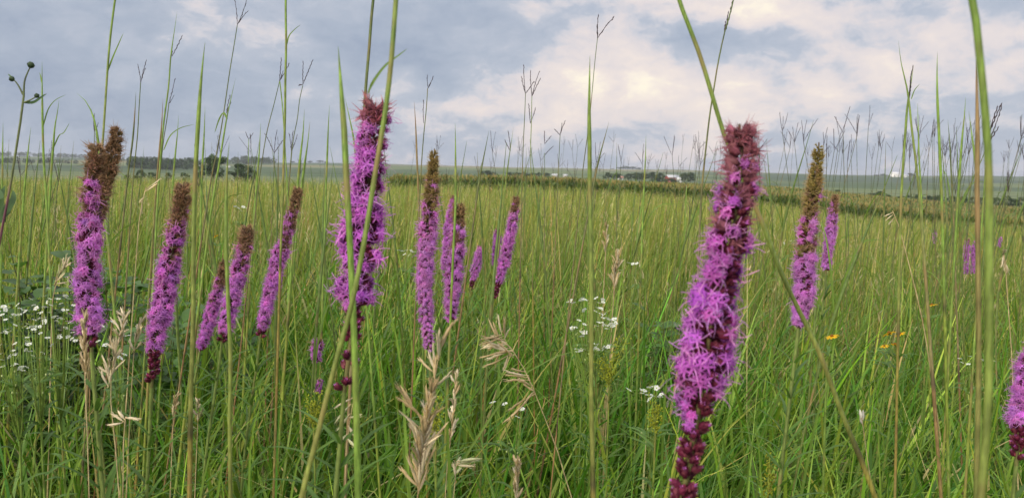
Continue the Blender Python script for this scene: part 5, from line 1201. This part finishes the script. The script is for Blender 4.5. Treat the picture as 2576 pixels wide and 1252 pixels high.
def skydir(px, py):
    v = _fw + (px - 1288) / F * RT + (626 - py) / F * UP; v = v / np.linalg.norm(v); return v * STR
def bank(px, py, rad, stretch=1.0):
    """soft patch of cloud around one heading of the sky"""
    q = vm('SUBTRACT', warp2, skydir(px, py)).outputs[0]
    if stretch != 1.0: q = vm('MULTIPLY', q, (1 / stretch, 1, 1)).outputs[0]
    l = N.new('ShaderNodeVectorMath'); l.operation = 'LENGTH'; Lk.new(q, l.inputs[0])
    m = N.new('ShaderNodeMapRange'); m.interpolation_type = 'SMOOTHSTEP'
    m.inputs[1].default_value = rad; m.inputs[2].default_value = rad * .15; m.inputs[3].default_value = 0; m.inputs[4].default_value = 1
    Lk.new(l.outputs['Value'], m.inputs[0]); return m.outputs[0]
#  brightness of the overcast: broad banks plus billowing detail
n1 = noise(warp, 7.0, 7, .56, off=1.3); n2 = noise(warp2, 22.0, 8, .64, off=5.1)
val = mth('MULTIPLY_ADD', mth('SUBTRACT', n1.outputs['Fac'], .5), .86, .595)
val = mth('MULTIPLY_ADD', mth('SUBTRACT', n2.outputs['Fac'], .5), .62, val)
n3 = noise(warp2, 11.0, 5, .5, off=2.2); n3.noise_type = 'RIDGED_MULTIFRACTAL'; n3.inputs['Offset'].default_value = 0.9; n3.inputs['Gain'].default_value = 1.2
val = mth('MULTIPLY_ADD', mth('SUBTRACT', .45, mth('MINIMUM', n3.outputs['Fac'], 1.2)), .13, val)
BANKS = [ # px, py, radius, stretch, amount
 (150, 60, .26, 1.6, -.16), (60, 170, .18, 2, -.14), (420, 250, .22, 1.8, -.05), (200, 130, .10, 3, .10), (330, 215, .10, 3.5, .10),
 (880, 75, .20, 1.6, -.24), (1190, 75, .20, 1.8, -.22), (1000, 150, .10, 2, -.12), (620, 230, .10, 1.5, -.14), (860, 190, .06, 1.5, -.10),
 (520, 150, .12, 2, .14), (640, 120, .10, 1.6, .16), (740, 20, .12, 2, .16), (980, 30, .10, 1.6, .12),
 (1230, 230, .20, 1.6, .18), (1080, 180, .10, 1.6, .14), (1450, 120, .20, 1.4, .0), (1620, 90, .16, 1.5, .12), (1660, 230, .22, 1.5, .14),
 (1960, 75, .09, 1.4, .22), (1900, 40, .14, 1.6, .10), (2060, 170, .22, 1.6, .20), (2250, 60, .16, 1.4, .10), (1870, 115, .085, 2.2, -.42), (1960, 100, .05, 1.3, -.20), (1780, 110, .05, 1.5, -.2),
 (2420, 70, .22, 1.7, -.26), (2200, 30, .10, 1.6, -.12), (2440, 180, .20, 1.6, .14), (2450, 290, .18, 2.4, -.22), (2100, 330, .22, 3, -.06), (1500, 270, .26, 2.4, .06), (1600, 350, .2, 3, -.03), (900, 340, .3, 3, -.06), (300, 340, .3, 3, -.12), (2350, 240, .12, 2, .10)]
for (px, py, rad, stt, am) in BANKS:
    val = mth('MULTIPLY_ADD', bank(px, py, rad, stt), am, val)
val = mth('MAXIMUM', mth('MINIMUM', val, 1.0), 0.0)
ramp = N.new('ShaderNodeValToRGB'); Lk.new(val, ramp.inputs[0])
def lin(c): return tuple(((x / 255) / 12.92 if x / 255 <= .04045 else ((x / 255 + .055) / 1.055) ** 2.4) for x in c)
e = ramp.color_ramp.elements
e[0].position = .05; e[0].color = (*lin((146, 157, 177)), 1); e[1].position = 1.0; e[1].color = (*lin((243, 233, 214)), 1)
for pos, c in ((.32, (162, 171, 187)), (.49, (175, 181, 194)), (.57, (196, 195, 202)), (.66, (212, 204, 205)), (.84, (226, 214, 208))):
    x = e.new(pos); x.color = (*lin(c), 1)
# the warm break in the cloud is only towards the low light; the vault overhead is brighter
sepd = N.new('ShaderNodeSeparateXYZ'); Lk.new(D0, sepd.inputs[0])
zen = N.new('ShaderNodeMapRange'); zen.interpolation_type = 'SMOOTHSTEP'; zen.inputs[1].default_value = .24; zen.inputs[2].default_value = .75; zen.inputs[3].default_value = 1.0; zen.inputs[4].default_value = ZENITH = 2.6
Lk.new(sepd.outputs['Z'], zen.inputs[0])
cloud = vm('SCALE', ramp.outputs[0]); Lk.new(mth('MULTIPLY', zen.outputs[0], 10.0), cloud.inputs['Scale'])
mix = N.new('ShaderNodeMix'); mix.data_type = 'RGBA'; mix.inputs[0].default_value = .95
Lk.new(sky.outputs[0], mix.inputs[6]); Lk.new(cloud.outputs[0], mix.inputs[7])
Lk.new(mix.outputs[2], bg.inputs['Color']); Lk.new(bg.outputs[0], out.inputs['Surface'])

sl = bpy.data.lights.new('sun', 'SUN'); sl.energy = 2.4; sl.angle = math.radians(14); sl.color = (1.0, .88, .68)
so = bpy.data.objects.new('sun', sl); COL.objects.link(so)
sd = Vector((math.sin(SUN_ROT) * math.cos(SUN_EL), math.cos(SUN_ROT) * math.cos(SUN_EL), math.sin(SUN_EL)))
so.rotation_euler = sd.to_track_quat('Z', 'Y').to_euler(); so.location = sd * 50

vs = scene.view_settings; vs.view_transform = 'Standard'; vs.look = 'None'; vs.exposure = 0.25; vs.gamma = 1.0; vs.use_curve_mapping = False
scene.cycles.use_denoising = True
scene.cycles.max_bounces = 8; scene.cycles.transparent_max_bounces = 8; scene.cycles.volume_bounces = 0
